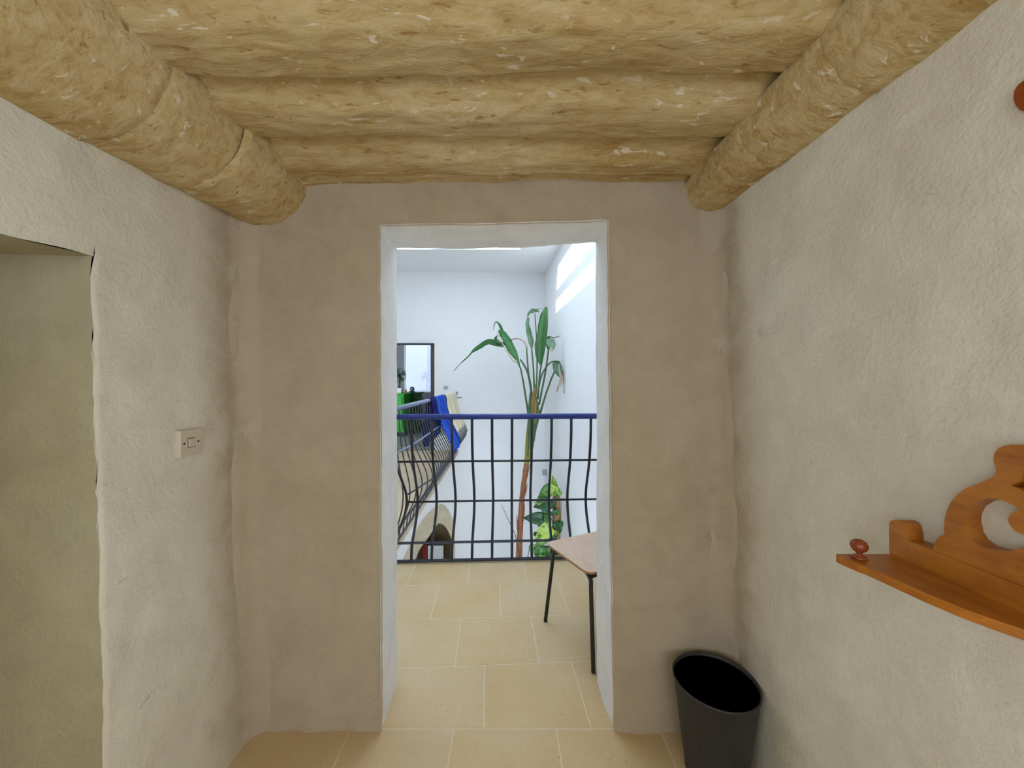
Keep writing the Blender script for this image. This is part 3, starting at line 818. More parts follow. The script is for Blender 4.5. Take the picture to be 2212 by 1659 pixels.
# ------------------------------------------------------------------ chair on the gallery
chair = thing('chair', 'plywood-seated chair with black tube legs behind the right door jamb', 'chair', (0.46, 2.15, 0))
SZ = 0.452
cL, cN, cR = Vector((0.206, 2.19)), Vector((0.366, 1.862)), Vector((0.545, 2.385))
e1 = (cN-cL).normalized(); e2 = Vector((-e1.y, e1.x))          # e1 along the near edge, e2 towards the far side
w1 = 0.395; w2 = 0.405
def seat_pt(a, b): return cL+e1*a+e2*b
def rounded(w, h, r, n=7):
    pts = []
    for cx, cy, a0 in ((w-r, h-r, 0), (r, h-r, 90), (r, r, 180), (w-r, r, 270)):
        for k in range(n): th = math.radians(a0+90*k/(n-1)); pts.append((cx+r*math.cos(th), cy+r*math.sin(th)))
    return pts
o1 = rounded(w1, w2, 0.045)
def mk_seat(zoff):
    def f(a, b, d):
        p = seat_pt(a, b); dip = -0.010*math.sin(math.pi*max(0, min(1, a/w1)))*math.sin(math.pi*max(0, min(1, b/w2)))
        return (p.x, p.y, zoff-d+dip)
    return f
seat = prism('seat', o1, [], mk_seat(SZ), 0.004, M_PLY, chair)
prism('seat_edge', o1, [], mk_seat(SZ-0.0041), 0.009, M_PLYEDGE, seat)
fz = SZ-0.026
def uframe(b_top, b_bot, extra):
    fa = seat_pt(0.0, b_bot); ft = seat_pt(0.035, b_top); fb = seat_pt(w1-0.03, b_top); fe = seat_pt(w1+0.035, b_bot)
    pts = [(fa.x, fa.y, 0.004), (ft.x+(fa.x-ft.x)*0.12, ft.y+(fa.y-ft.y)*0.12, fz-0.06), (ft.x, ft.y, fz-0.02)]
    q = seat_pt(0.06, b_top); pts.append((q.x, q.y, fz))
    for s in (0.35, 0.65): q = seat_pt(w1*s, b_top); pts.append((q.x, q.y, fz))
    q = seat_pt(w1-0.07, b_top); pts.append((q.x, q.y, fz))
    pts += [(fb.x, fb.y, fz-0.028), (fb.x+(fe.x-fb.x)*0.15, fb.y+(fe.y-fb.y)*0.15, fz-0.085), (fe.x, fe.y, 0.004)]
    return catmull(pts, 5)
tube('leg_frame', uframe(0.035, 0.0, 0), 0.0105, M_STEEL, chair, 10)
tube('leg_frame', uframe(w2-0.035, w2+0.01, 0), 0.0105, M_STEEL, chair, 10)
for a in (0.05, w1-0.045):
    p, q = seat_pt(a, 0.035), seat_pt(a, w2-0.035)
    tube('cross_bar', catmull([(p.x, p.y, fz-0.03), (p.x+(q.x-p.x)*0.15, p.y+(q.y-p.y)*0.15, fz-0.018), (p.x+(q.x-p.x)*0.85, p.y+(q.y-p.y)*0.85, fz-0.018), (q.x, q.y, fz-0.03)], 4), 0.0095, M_STEEL, chair, 10)
for a in (0.05, w1-0.05):
    p, q = seat_pt(a, w2-0.01), seat_pt(a, w2+0.10)
    tube('back_upright', catmull([(p.x, p.y, fz), (p.x+e2.x*0.03, p.y+e2.y*0.03, fz+0.06), (q.x-e2.x*0.05, q.y-e2.y*0.05, 0.62), (q.x, q.y, 0.80)], 5), 0.0095, M_STEEL, chair, 10)
def mk_back(a, b, d):
    p = seat_pt(a, w2+0.055+0.05*(b)/0.16-d+0.02*math.sin(math.pi*max(0, min(1, a/w1)))); return (p.x, p.y, 0.64+b)
prism('backrest', rounded(w1, 0.16, 0.04), [], mk_back, 0.011, M_PLY, chair)
under(chair)

# ------------------------------------------------------------------ waste bin
bx, by, br, bh = 0.722, 1.348, 0.139, 0.326
binr = thing('waste_bin', 'empty dark grey round waste bin in the corner on the floor', 'bin', (bx, by, 0))
lathe('body', [(0.094, 0.0), (0.098, 0.003), (0.098, 0.010), (br-0.004, bh-0.012), (br-0.001, bh-0.010), (br, bh-0.003), (br-0.002, bh), (br-0.005, bh-0.002), (br-0.006, bh-0.012)], M_BIN, binr, 56, (bx, by, 0.0))
lathe('inner_wall', [(br-0.0062, bh-0.012), (0.096, 0.012), (0.02, 0.010), (0.0, 0.010)], M_BIN_IN, binr, 56, (bx, by, 0.0))
under(binr)

# ------------------------------------------------------------------ light switch on the left wall
sy0, sy1 = 1.203, 1.287
sx = -1.0345
sw = thing('light_switch', 'square white wall switch with a single rocker on the left wall', 'light switch', (sx, (sy0+sy1)/2, 1.16))
def swz(py, y): return EYE-(py-CY)/F*y
zc = 1.37-(957-CY)/F*1.232
box('plate', sx-0.014, sx+0.006, sy0, sy1, zc-0.043, zc+0.043, M_PLASTIC, sw, 0.0025)
rk = box('rocker', sx+0.005, sx+0.0090, 1.233, 1.257, zc-0.014, zc+0.013, M_PLASTIC, sw, 0.0012)
box('rocker_surround', sx+0.0055, sx+0.0064, 1.2305, 1.2595, zc-0.0165, zc+0.0155, mat_flat('switch_gap', (0.16, 0.13, 0.1), 0.7), sw)
for yy in (1.217, 1.273): lathe('screw', [(0.0033, 0), (0.0033, 0.0008)], M_HOLE, sw, 12, (sx+0.0060, yy, zc), Vector((1, 0, 0)))
under(sw)

# ------------------------------------------------------------------ wooden wall shelf on the right wall
XF = 0.806            # front of the back board
XW = 0.838
def fz_(px, py):
    y = XF*F/(px-CX); return (y, EYE-(py-CY)/F*y)
def z8(a, b): return fz_(1760+a/3.456, 920+b/3.456)
shelf = thing('wall_shelf', 'varnished orange wooden wall shelf with scroll-cut back board and round peg', 'shelf', (XW, 0.5, 1.0))
def mkX(a, b, d): return (XF+d, a, b)
YC = 0.47             # the shelf's middle
def mirror(y): return 2*YC-y
# scrolled back board (upper) with eye hole
left_out = [z8(*p) for p in [(880, 915), (888, 890), (905, 855), (930, 828), (965, 810), (964, 760), (968, 700), (985, 630), (1015, 570), (1060, 515), (1110, 476), (1180, 445), (1250, 418), (1310, 390), (1340, 368), (1352, 345), (1352, 320), (1340, 285), (1334, 245), (1340, 210), (1365, 172), (1410, 150), (1470, 139), (1545, 140), (1640, 160), (1760, 210)]]
zbot = [z8(885, 912), z8(1562, 1212)]
def zline(y): return zbot[0][1]+(zbot[1][1]-zbot[0][1])*(y-zbot[0][0])/(zbot[1][0]-zbot[0][0])
sh_z = 1.005
strip_top = 1.0475
L0 = [(left_out[0][0], strip_top+0.0006)]+[(y, max(z, strip_top+0.0006)) for y, z in left_out[1:]]
outl = L0+[(mirror(y), z) for y, z in L0[::-1]]
hole1 = [z8(*p) for p in [(1112, 700), (1125, 650), (1160, 595), (1220, 560), (1290, 541), (1370, 545), (1440, 570), (1500, 600), (1535, 635), (1490, 640), (1455, 660), (1442, 700), (1458, 745), (1500, 790), (1560, 815), (1640, 820), (1660, 850), (1620, 890), (1540, 920), (1440, 936), (1330, 925), (1230, 900), (1160, 850), (1125, 790)]]
hole2 = [(mirror(y), z) for y, z in hole1]
star = [z8(*p) for p in [(1465, 446), (1520, 420), (1545, 380), (1562, 318), (1600, 370), (1660, 400), (1720, 420), (1680, 470), (1640, 520), (1600, 545), (1560, 490), (1515, 462)]]
star2 = [(mirror(y), z) for y, z in star]
prism('back_board', outl, [hole1, hole2, star, star2], mkX, XW-XF, M_WOOD, shelf)
ys0 = z8(697, 900)[0]
prism('back_strip', [(ys0, sh_z), (ys0, strip_top), (mirror(ys0), strip_top), (mirror(ys0), sh_z)], [], mkX, XW-XF, M_WOOD, shelf)
# rounded end blocks
blk = [z8(*p) for p in [(555, 952), (555, 735), (562, 712), (580, 703), (630, 705), (660, 725), (680, 765), (692, 820), (696, 870)]]
blk = [(blk[0][0], sh_z)]+blk[1:]+[(ys0+0.0004, sh_z)]
prism('end_block', blk, [], mkX, XW-XF, M_WOOD, shelf)
prism('end_block', [(mirror(y), z) for y, z in blk], [], mkX, XW-XF, M_WOOD, shelf)
# bow-fronted shelf board
def sp(px, py, z=sh_z):
    y = (EYE-z)*F/(py-CY); return ((px-CX)/F*y, y)
front = [(0.690, 0.812), (0.688, 0.802), (0.6965, 0.766), (0.701, 0.757), (0.7045, 0.735), (0.710, 0.70), (0.7165, 0.66), (0.727, 0.62), (0.741, 0.59), (0.758, 0.56), (0.770, 0.525), (0.774, YC)]
fr2 = front+[(x, mirror(y)) for x, y in front[-2::-1]]
bo = [(XW, front[0][1])]+fr2+[(XW, mirror(front[0][1]))]
prism('shelf_board', bo, [], lambda a, b, d: (a, b, sh_z-d), 0.016, M_WOOD, shelf)
for yy in (0.791, mirror(0.791)):
    pg = lathe('peg', [(0.012, 0.0), (0.0135, 0.002), (0.012, 0.005), (0.006, 0.008), (0.0045, 0.011), (0.007, 0.014), (0.012, 0.018), (0.0148, 0.024), (0.0148, 0.029), (0.012, 0.035), (0.006, 0.039), (0.0, 0.040)], M_KNOB, shelf, 24, (0.7195, yy, sh_z))
    box('peg_foot', 0.7115, 0.7265, yy-0.009, yy+0.009, sh_z-0.022, sh_z-0.0155, M_KNOB, pg)
under(shelf)
orn = thing('wall_ornament', 'rounded reddish wooden piece on the right wall high above the shelf', 'wall ornament', (XW, 0.55, 1.85))
pr = [P(2230, 160, 0), ]
ol = [(y, z) for y, z in [fz_(*p) for p in [(2189, 212), (2191, 196), (2198, 184), (2208, 176), (2222, 168), (2245, 160), (2290, 150), (2290, 262), (2240, 250), (2215, 242), (2202, 236), (2193, 226)]]]
prism('front_scroll', ol, [], mkX, XW-XF, M_KNOB, orn)
prism('rear_scroll', [(2*ol[6][0]-y, z) for y, z in ol], [], mkX, XW-XF, M_KNOB, orn)
under(orn)

# ------------------------------------------------------------------ wall boxes
def far_box(name, label, px0, px1, py0, py1, mat):
    a = far_xz(px0, py1); b = far_xz(px1, py0); y = hy((a[0]+b[0])/2)
    t = thing(name, label, 'wall socket', ((a[0]+b[0])/2, y, a[1]))
    box('plate', a[0], b[0], y-0.014, y+0.005, a[1], b[1], mat, t, 0.003)
    for k in (0.3, 0.7):
        xx = a[0]+(b[0]-a[0])*k
        box('socket_face', xx-0.018, xx+0.018, y-0.017, y-0.012, a[1]+0.012, b[1]-0.02, M_GREYBOX, t, 0.002)
    under(t)
far_box('wall_socket', 'pale double socket on the far white wall beside the doorway', 958, 968.5, 832, 841, M_WHITE)
yq = 7.25
def rx(y): return (UW-SL*(y))            # right wall of the hall
jb = thing('junction_box', 'small grey box with a cable in the hall corner beside the tall plant', 'junction box', (rx(yq), yq, P(1177, 1026, yq).z))
zt, zb_ = P(1177, 1015, yq).z, P(1177, 1026, yq).z
box('cover', rx(yq)-0.075, rx(yq)+0.03, yq-0.05, yq+0.05, zb_, zt, M_GREYBOX, jb, 0.004)
tube('cable', [(rx(yq)+0.008, yq-0.04, zb_+0.01), (rx(yq)+0.008, yq-0.04, zb_-0.5)], 0.005, M_GREYBOX, jb, 6)
under(jb)

# ------------------------------------------------------------------ tall banana-leaved plant
plant = thing('bird_of_paradise_plant', 'tall banana-leaved plant on a rust-brown trunk rising in front of the far white wall', 'plant', (0.1, 6.15, GZ))
YP = 6.15
def z1(a, b, y=YP): return P(840+a/4.147, 500+b/4.147, y)
def z5(a, b, y=YP): return P(1070+a/6.38, 640+b/6.38, y)
def z4(a, b, y=YP): return P(1070+a/4.608, 880+b/4.608, y)
trunk_pts = [Vector((0.06, YP, GZ+0.25)), z4(228, 1700), z4(236, 1450), z4(250, 1150), z4(262, 950), z4(283, 760), z4(310, 560)]
tube('trunk', catmull(trunk_pts, 8), [0.060, 0.052, 0.050, 0.045, 0.043, 0.042, 0.040], M_TRUNK, plant, 12)
tube('crown', catmull([z4(300, 640), z4(318, 500), z4(335, 330), z4(362, 150), z4(385, 20), z5(520, 1480), z5(545, 1300), z5(550, 1210)], 6), [0.034, 0.044, 0.056, 0.070, 0.070, 0.050, 0.028, 0.010], M_CROWN, plant, 12, 0.7)
# bark sheaths
for a, b, c, w in (((270, 620), (290, 760), (262, 900), 0.016), ((345, 560), (310, 700), (275, 860), 0.016), ((318, 755), (300, 850), (250, 980), 0.014), ((214, 1070), (222, 1200), (235, 1330), 0.017), ((292, 960), (282, 1090), (262, 1200), 0.013), ((258, 1180), (262, 1300), (268, 1420), 0.012)):
    tube('bark_sheath', catmull([z4(*a, YP-0.035), z4(*b, YP-0.045), z4(*c, YP-0.04)], 5), [0.003, w, 0.004], M_TRUNK, plant, 6, 0.5)
for a, b, c, d, w, mt in (((318, 480), (342, 250), (470, 1640), (478, 1330), 0.030, M_STEM), ((372, 420), (392, 230), (590, 1640), (575, 1420), 0.026, M_STEM), ((345, 300), (372, 120), (535, 1560), (545, 1260), 0.020, M_TRUNK), ((330, 520), (352, 330), (505, 1660), (500, 1480), 0.022, M_CROWN), ((390, 330), (400, 150), (555, 1560), (560, 1330), 0.018, M_CROWN)):
    tube('leaf_sheath', catmull([z4(*a, YP-0.04), z4(*b, YP-0.06), z5(*c, YP-0.06), z5(*d, YP-0.02)], 6), [0.006, w, w, 0.006], mt, plant, 8, 0.8)
# leaf stems
def stem(pts, r0=0.014, r1=0.009, mat=M_STEM):
    tube('leaf_stem', catmull(pts, 6), [r0, (r0+r1)/2, r1], mat, plant, 8)
stem([z5(465, 1680), z5(420, 1400), z5(385, 1180), z5(345, 980)], 0.018, 0.012)
stem([z5(480, 1650), z5(500, 1380), z5(455, 1080), z5(390, 940), z5(340, 870)], 0.022, 0.012)
stem([z5(530, 1500), z5(465, 1120), z5(440, 850), z5(430, 700)], 0.014, 0.010)
stem([z5(540, 1400), z5(525, 1000), z5(500, 725)], 0.015, 0.011)
stem([z5(560, 1350), z5(575, 1000), z5(570, 650), z5(560, 450), z5(545, 240)], 0.014, 0.008)
stem([z5(585, 1420), z5(610, 1100), z5(632, 950)], 0.016, 0.012)
stem([z5(600, 1500), z5(680, 1100), z5(715, 880), z5(735, 720, 5.9)], 0.016, 0.011)
stem([z5(570, 1450), z5(620, 1150), z5(690, 990, 6.0), z5(760, 915, 5.8), z5(830, 895, 5.7), z5(890, 905, 5.65)], 0.014, 0.009)
stem([z5(605, 1660), z5(680, 1400), z5(760, 1170), z5(815, 1040, 5.8)], 0.018, 0.012)
stem([z5(180, 640, 6.5), z5(255, 585, 6.4), z5(340, 590, 6.3), z5(400, 635, 6.2), z5(435, 710, 6.15)], 0.012, 0.014, M_LEAF_DRY)
def leaf(pts, wl_, wr_, across, mat=M_LEAF, fold=0.35, n=6, name='leaf', par=None):
    pp = catmull(pts, n); m = len(pp)
    def samp(w, t):
        k = t*(len(w)-1); i = min(int(k), len(w)-2); return w[i]+(w[i+1]-w[i])*(k-i)
    V, Fc = [], []
    across = Vector(across).normalized()
    for i, p in enumerate(pp):
        t = (pp[min(i+1, m-1)]-pp[max(i-1, 0)]).normalized()
        a = across-t*across.dot(t)
        a = a.normalized() if a.length > 1e-4 else Vector((1, 0, 0))
        nn_ = t.cross(a)
        s = i/(m-1)
        for c in (-1, -0.66, -0.33, 0, 0.33, 0.66, 1):
            w = samp(wl_, s) if c < 0 else samp(wr_, s)
            V.append(p+a*(w*c)+nn_*(abs(c)*w*fold+0.006*math.sin(s*23+c*4)*abs(c)))
    for i in range(m-1):
        for c in range(6): Fc.append((i*7+c, i*7+c+1, (i+1)*7+c+1, (i+1)*7+c))
    o = mesh(name, V, Fc, mat, par or plant, True)
    solid(o, 0.004); return o
S5 = YP/F/6.38          # metres for one pixel of that close-up
S1 = YP/F/4.147
# big upright leaf
lf = leaf([z5(632, 962), z5(640, 800), z5(655, 600), z5(675, 380), z5(695, 200), z5(705, 138)], [0.005, 80*S5, 105*S5, 78*S5, 55*S5, 30*S5, 0.003], [0.005, 35*S5, 52*S5, 62*S5, 52*S5, 30*S5, 0.003], (1, 0.25, 0), M_LEAF, 0.3)
tube('midrib', catmull([z5(632, 962, YP-0.01), z5(640, 800, YP-0.015), z5(655, 600, YP-0.015), z5(675, 380, YP-0.015), z5(695, 200, YP-0.01)], 5), [0.008, 0.003], M_STEM, lf, 6)
# dark inner half of it
leaf([z5(560, 650, 6.2), z5(590, 540, 6.22), z5(610, 420, 6.23), z5(640, 270, 6.22), z5(690, 150, 6.2)], [0.002, 14*S5, 26*S5, 24*S5, 0.002], [0.01, 18*S5, 30*S5, 26*S5, 0.002], (1, 0.6, 0), M_LEAF, 0.1)
# leaf folded over at its top
leaf([z5(500, 725), z5(490, 640), z5(465, 500), z5(445, 380), z5(445, 290)], [0.004, 30*S5, 38*S5, 28*S5, 8*S5], [0.004, 50*S5, 42*S5, 24*S5, 30*S5], (1, 0.3, 0), M_LEAF_PALE, 0.3)
leaf([z5(445, 290), z5(475, 235), z5(525, 205), z5(575, 205), z5(604, 218)], [12*S5, 24*S5, 32*S5, 20*S5, 0.003], [8*S5, 26*S5, 34*S5, 18*S5, 0.003], (0.3, 0.3, 1), M_LEAF_PALE, 0.5)
tube('leaf_stem', [z5(530, 178), z5(630, 174)], [0.006, 0.003], M_STEM, plant, 6)
# long torn leaf leaning left
leaf([z5(345, 1000), z5(310, 870), z5(250, 740, 6.25), z5(170, 600, 6.35), z5(100, 500, 6.45), z5(40, 470, 6.5)], [0.003, 28*S5, 72*S5, 66*S5, 54*S5, 0.01], [0.003, 16*S5, 40*S5, 52*S5, 46*S5, 0.012], (0.8, 0.3, 0.5), M_LEAF, 0.4)
tube('dry_edge', catmull([z5(25, 500, 6.43), z5(90, 640, 6.36), z5(170, 780, 6.27), z5(240, 880, 6.18), z5(285, 905, 6.12), z5(298, 885, 6.1)], 5), [0.006, 0.011, 0.012, 0.014, 0.008], M_LEAF_DRY, plant, 6)
leaf([z1(1020, 890, 6.5), z1(1005, 850, 6.52), z1(985, 822, 6.54), z1(960, 810, 6.55), z1(945, 835, 6.55), z1(938, 882, 6.55)], [22*S1, 20*S1, 12*S1, 5*S1, 3*S1, 0.002], [8*S1, 8*S1, 6*S1, 4*S1, 3*S1, 0.002], (0.8, 0, 0.5), M_LEAF, 0.4)
# far-left drooping leaf
leaf([z1(1040, 1010, 6.45), z1(975, 1000, 6.55), z1(900, 985, 6.65), z1(830, 1010, 6.72), z1(760, 1060, 6.78), z1(720, 1105, 6.8), z1(650, 1175, 6.82), z1(582, 1250, 6.83)], [30*S1, 34*S1, 28*S1, 42*S1, 27*S1, 12*S1, 5*S1, 0.002], [26*S1, 20*S1, 34*S1, 44*S1, 17*S1, 8*S1, 4*S1, 0.002], (0.15, 0.5, 0.85), M_LEAF, 0.25)
leaf([z1(1000, 1010, 6.5), z1(965, 985, 6.52), z1(955, 960, 6.53), z1(972, 930, 6.53)], [6*S1, 16*S1, 14*S1, 0.002], [10*S1, 26*S1, 16*S1, 0.002], (1, 0, 0.3), M_LEAF, 0.2)
# right-hand folded leaves
leaf([z5(735, 740, 5.9), z5(712, 660, 5.85), z5(705, 600, 5.82), z5(740, 558, 5.78), z5(800, 575, 5.72)], [12*S5, 22*S5, 20*S5, 12*S5, 0.004], [10*S5, 45*S5, 55*S5, 30*S5, 0.004], (1, -0.1, -0.2), M_LEAF_PALE, 0.4)
leaf([z5(720, 590, 5.8), z5(750, 640, 5.76), z5(775, 690, 5.72), z5(790, 735, 5.7)], [15*S5, 40*S5, 40*S5, 14*S5], [20*S5, 62*S5, 60*S5, 16*S5], (1, -0.1, 0.25), M_LEAF_PALE, 0.35)
tube('leaf_stem', catmull([z5(790, 578, 5.7), z5(850, 560, 5.68), z5(902, 543, 5.66)], 4), [0.008, 0.003], M_STEM, plant, 6)
lathe('dry_bract', [(0.0, 0), (0.018, 0.01), (0.024, 0.035), (0.012, 0.06), (0.0, 0.065)], M_LEAF_DRY, plant, 10, z5(775, 765, 5.7))
leaf([z5(800, 905, 5.72), z5(815, 960, 5.70), z5(845, 1020, 5.68), z5(885, 1080, 5.66), z5(925, 1140, 5.65)], [0.01, 24*S5, 42*S5, 30*S5, 0.004], [60*S5, 85*S5, 75*S5, 45*S5, 0.004], (1, -0.1, 0.1), M_LEAF_PALE, 0.3)
leaf([z5(880, 915, 5.66), z5(915, 980, 5.66), z5(932, 1060, 5.66), z5(938, 1150, 5.67), z5(948, 1340, 5.67)], [4*S5, 14*S5, 12*S5, 5*S5, 0.002], [4*S5, 12*S5, 8*S5, 4*S5, 0.002], (1, 0.5, 0), M_LEAF_PALE, 0.2)
leaf([z5(875, 930, 5.62), z5(880, 1010, 5.61), z5(902, 1090, 5.6), z5(915, 1150, 5.6), z5(880, 1230, 5.6), z5(846, 1320, 5.6)], [6*S5, 10*S5, 20*S5, 26*S5, 22*S5, 0.003], [6*S5, 10*S5, 16*S5, 22*S5, 12*S5, 0.003], (1, 0, 0.2), M_LEAF_DRY, 0.4)
lathe('pot', [(0.16, 0.0), (0.17, 0.01), (0.21, 0.27), (0.225, 0.28), (0.225, 0.33), (0.20, 0.33), (0.19, 0.27), (0.0, 0.26)], M_TERRA, plant, 32, (0.06, YP, GZ))
under(plant)

# ------------------------------------------------------------------ climbing plant on its coir pole
YV = 5.45
def z6(a, b, y=YV): return P(1120+a/7.54, 1000+b/7.54, y)
vine = thing('climbing_pothos_plant', 'variegated green climbing plant on a coir pole beside the tall plant', 'plant', (0.68, YV, GZ))
pp_ = [Vector((z6(630, 600).x-0.06, YV, GZ+0.2)), z6(610, 1500), z6(620, 1100), z6(625, 800), z6(620, 540)]
tube('coir_pole', catmull(pp_, 6), [0.058, 0.058, 0.058, 0.055, 0.050], M_MOSS, vine, 16)
for k in range(9):
    xx = 560+16*k; y0_ = YV-0.058*math.sin(math.pi*(k+0.7)/9.4)
    tube('coir_strand', catmull([z6(xx-10, 1180, y0_), z6(xx+random.uniform(-14, 14), 900, y0_), z6(xx+random.uniform(-8, 8), 560, y0_)], 4), 0.0045, M_MOSS, vine, 5)
def heart(c, length, width, ang, tilt, mat, yaw=0.0, curl=0.25):
    """heart-shaped leaf: c = stalk end, ang = direction of the tip in the picture plane (degrees, 0 right, 90 up), tilt towards the viewer"""
    prof_h = [(0.0, 0.02), (-0.06, 0.28), (-0.02, 0.40), (0.10, 0.49), (0.28, 0.50), (0.48, 0.43), (0.68, 0.30), (0.85, 0.14), (1.0, 0.0)]
    d = Vector((math.cos(math.radians(ang)), 0, math.sin(math.radians(ang))))
    nrm = Vector((0, -1, 0)); a = d.cross(nrm).normalized()
    R = Matrix.Rotation(math.radians(tilt), 3, d) @ Matrix.Rotation(math.radians(yaw), 3, a)
    V, Fc = [], []
    m = len(prof_h)
    for i, (s, w) in enumerate(prof_h):
        for k in range(-3, 4):
            q = k/3.0
            ss = s if k == 0 or i > 2 else s
            if i == 0: ss = 0.03*(1-abs(q))
            p = d*(ss*length)+a*(w*width*q)+nrm*(-abs(q)*w*width*0.35*-1 - curl*length*ss*ss + 0.012*math.sin(7*s+5*q))
            V.append(c+R @ p)
    for i in range(m-1):
        for k in range(6): Fc.append((i*7+k, i*7+k+1, (i+1)*7+k+1, (i+1)*7+k))
    o = mesh('leaf', V, Fc, mat, vine, True); solid(o, 0.004)
    return o
U6 = YV/F/7.54
HL = [  # stalk end, tip, width px, material, tilt
    ((560, 430), (570, 205), 120, M_POTHOS, 25), ((560, 400), (300, 590), 180, M_POTHOS, 20), ((640, 520), (625, 385), 130, M_POTHOS, -15),
    ((600, 480), (500, 330), 130, M_POTHOS, 10), ((490, 640), (240, 720), 170, M_POTHOS_D, 20), ((400, 900), (75, 900), 175, M_POTHOS_D, 15),
    ((520, 850), (350, 700), 130, M_POTHOS_D, -20), ((500, 960), (420, 830), 110, M_POTHOS_D, 30), ((420, 1010), (300, 1025), 60, M_POTHOS_D, 40),
    ((520, 1040), (260, 1260), 210, M_POTHOS, 15), ((540, 1080), (440, 1330), 170, M_POTHOS, -10), ((600, 980), (660, 1060), 110, M_POTHOS, 20),
    ((650, 960), (690, 1150), 120, M_POTHOS_D, -25), ((600, 760), (630, 860), 90, M_POTHOS_D, 10), ((420, 1220), (270, 1370), 130, M_POTHOS, 10),
    ((460, 1360), (480, 1560), 150, M_POTHOS, 5), ((360, 1360), (300, 1600), 170, M_POTHOS_D, 10), ((270, 1130), (340, 1190), 90, M_POTHOS_D, 35),
    ((230, 1330), (190, 1480), 80, M_POTHOS_D, 45), ((580, 1500), (650, 1590), 90, M_POTHOS, 0), ((500, 700), (430, 600), 100, M_POTHOS_D, 25),
    ((540, 620), (480, 790), 120, M_POTHOS_D, -15), ((380, 640), (250, 640), 90, M_POTHOS, 50), ((560, 1180), (600, 1300), 100, M_POTHOS_D, 15), ((420, 1520), (360, 1660), 150, M_POTHOS_D, 5)]
for k, (a, b, w, mt, tl) in enumerate(HL):
    yy = YV-0.07-0.015*(k % 5)
    c = z6(*a, yy); t = z6(*b, yy)
    heart(c, (t-c).length, w*U6*1.15, math.degrees(math.atan2(t.z-c.z, t.x-c.x)), tl, mt, 0, 0.12)
    j = z6(590, a[1]+60, YV-0.03)
    tube('leaf_stalk', catmull([j, (j+c)/2+Vector((0, -0.02, 0.02)), c], 4), 0.005, M_STEM, vine, 6)
for pts in (([360, 920], [345, 1000], [335, 1110]), ([190, 1340], [160, 1480], [135, 1600])):
    tube('tendril', catmull([z6(*p, YV-0.05) for p in pts], 4), 0.005, M_STEM, vine, 6)
lathe('pot', [(0.11, 0.0), (0.12, 0.01), (0.14, 0.22), (0.15, 0.23), (0.15, 0.27), (0.135, 0.27), (0.13, 0.22), (0.0, 0.21)], M_TERRA, vine, 32, (pp_[0].x, YV, GZ))
under(vine)
# thin bare cane leaning beside the trunk
cane = tube('garden_cane', [Vector((0.30, 5.9, GZ)), P(1142, 1300, 5.9), P(1113, 1155, 5.9), P(1083, 1090, 5.9)], [0.006, 0.006, 0.005, 0.003], M_STEEL, None, 6)
tag(cane, 'thin dark bare cane leaning left of the rust-brown trunk', 'cane')

# ------------------------------------------------------------------ beyond the far doorway: green cabinet and what stands on it
cab = thing('green_cabinet', 'bright green cabinet seen through the far doorway', 'cabinet', (-2.75, 9.4, LG))
CT = 1.075
box('body', -3.15, -2.50, 9.12, 9.75, LG+0.10, CT-0.03, M_GREEN, cab, 0.006)
box('top', -3.18, -2.47, 9.09, 9.78, CT-0.03, CT, M_GREEN, cab, 0.008)
cd = box('door', -3.12, -2.54, 9.10, 9.122, LG+0.16, CT-0.08, M_GREEN, cab, 0.004)
lathe('knob', [(0.006, 0), (0.006, 0.012), (0.016, 0.02), (0.014, 0.03), (0, 0.034)], M_DGREEN, cd, 12, (-2.60, 9.10, 0.65), Vector((0, -1, 0)))
for x, y in ((-3.1, 9.17), (-2.55, 9.17), (-3.1, 9.7), (-2.55, 9.7)): box('leg', x-0.03, x+0.03, y-0.03, y+0.03, LG-0.004, LG+0.105, M_DGREEN, cab)
under(cab)
cab2 = thing('dark_green_chest', 'dark green chest with bulging carved edge behind the bright green cabinet', 'chest', (-2.5, 10.0, LG))
ev = []
for k in range(40):
    z = LG-0.004+(CT-0.02-LG)*k/39; ev.append((-2.34+0.05*abs(math.sin(z*9.0))+0.015*math.sin(z*31), z))
prism('body', [(-2.75, CT-0.02), (-2.75, LG-0.004)]+ev, [], lambda a, b, d: (a, 9.80+d, b), 0.45, M_DGREEN, cab2)
box('top', -2.77, -2.26, 9.79, 10.27, CT-0.02, CT+0.01, M_DGREEN, cab2, 0.006)
under(cab2)
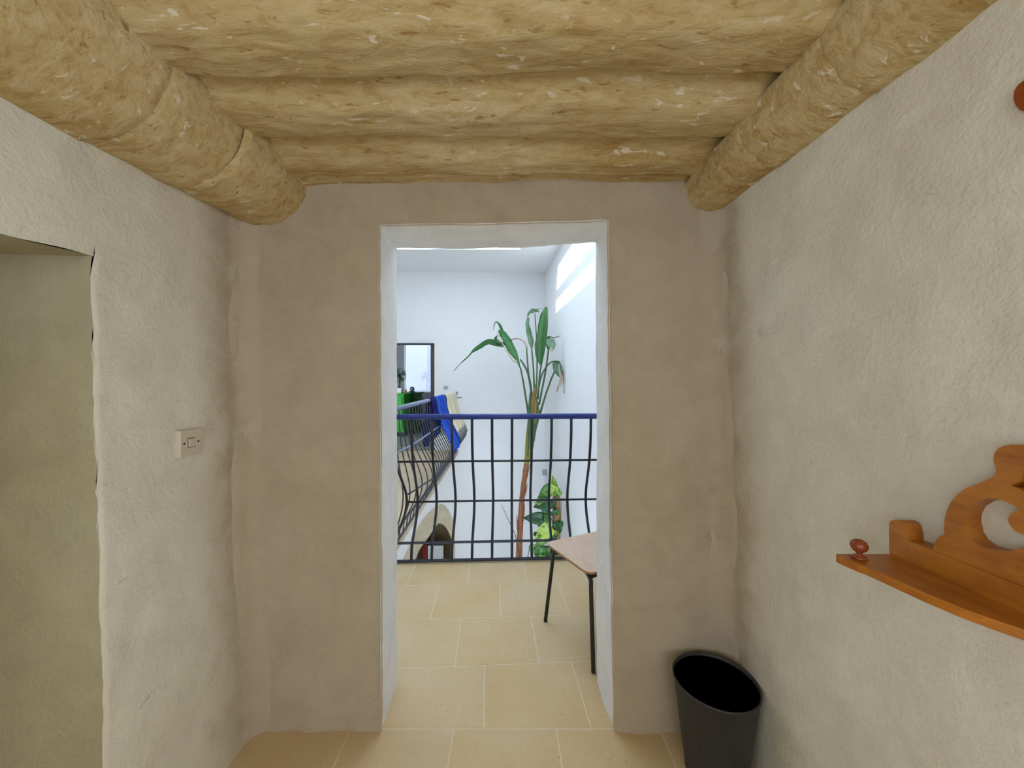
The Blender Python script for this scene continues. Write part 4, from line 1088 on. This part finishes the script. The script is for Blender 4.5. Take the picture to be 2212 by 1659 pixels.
# fan
fan = thing('desk_fan', 'round dark desk fan standing on the green cabinet', 'fan', (-2.68, 9.45, CT))
fc = Vector((-2.70, 9.42, CT+0.44))
def ring(r, y, tr, name):
    pts = [fc+Vector((r*math.cos(2*math.pi*k/36), y, r*math.sin(2*math.pi*k/36))) for k in range(37)]
    tube(name, pts, tr, M_BLACK, fan, 6)
ring(0.17, 0.0, 0.007, 'guard_ring'); ring(0.12, -0.03, 0.003, 'guard_ring')
for k in range(12):
    th = 2*math.pi*k/12
    tube('guard_wire', [fc+Vector((0.02*math.cos(th), -0.045, 0.02*math.sin(th))), fc+Vector((0.12*math.cos(th), -0.03, 0.12*math.sin(th))), fc+Vector((0.17*math.cos(th), 0, 0.17*math.sin(th)))], 0.0022, M_BLACK, fan, 5)
for k in range(4):
    th = 2*math.pi*k/4+0.4
    def bl(u, v, th=th):
        r = 0.025+0.125*u; w = (0.02+0.05*u)*(v-0.5)*2; t2 = th+w/max(r, 0.05)
        return fc+Vector((r*math.cos(t2), 0.015+(v-0.5)*0.03, r*math.sin(t2)))
    solid(grid('fan_blade', 8, 6, bl, M_DGREEN, fan), 0.003)
lathe('motor', [(0.0, -0.05), (0.03, -0.045), (0.04, 0.03), (0.03, 0.11), (0.0, 0.12)], M_BLACK, fan, 16, fc, Vector((0, 1, 0)))
tube('post', [(fc.x, fc.y+0.06, CT+0.02), (fc.x, fc.y+0.06, fc.z)], 0.014, M_BLACK, fan, 8)
lathe('base', [(0.09, 0), (0.092, 0.012), (0.05, 0.022), (0.015, 0.03)], M_BLACK, fan, 20, (fc.x, fc.y+0.06, CT))
under(fan)
bxw = thing('white_box', 'small white box on the green cabinet beside the fan', 'box', (-2.63, 9.25, CT))
box('carton', -2.72, -2.58, 9.2, 9.3, CT, CT+0.10, M_WHITE, bxw, 0.004); box('lid', -2.723, -2.577, 9.197, 9.303, CT+0.10, CT+0.125, M_WHITE, bxw, 0.003); under(bxw)
jar = thing('orange_jar', 'small orange jar on the green cabinet', 'jar', (-2.51, 9.3, CT))
lathe('glass', [(0.028, 0), (0.032, 0.004), (0.032, 0.075), (0.024, 0.088)], M_ORANGE, jar, 16, (-2.51, 9.3, CT)); lathe('lid', [(0.026, 0.088), (0.026, 0.105), (0.0, 0.106)], M_WHITE, jar, 16, (-2.51, 9.3, CT)); under(jar)
clk = thing('table_clock', 'small dark rounded clock on the chest next to the orange jar', 'clock', (-2.52, 9.9, CT+0.01))
lathe('case', [(0.0, -0.03), (0.055, -0.028), (0.062, 0), (0.055, 0.028), (0.0, 0.03)], M_BLACK, clk, 24, (-2.50, 9.9, CT+0.09), Vector((0, -1, 0)))
lathe('dial', [(0.044, 0.0), (0.044, 0.003)], M_GREYBOX, clk, 20, (-2.50, 9.873, CT+0.09), Vector((0, -1, 0)))
box('foot', -2.57, -2.43, 9.86, 9.94, CT+0.01, CT+0.032, M_BLACK, clk, 0.004); under(clk)
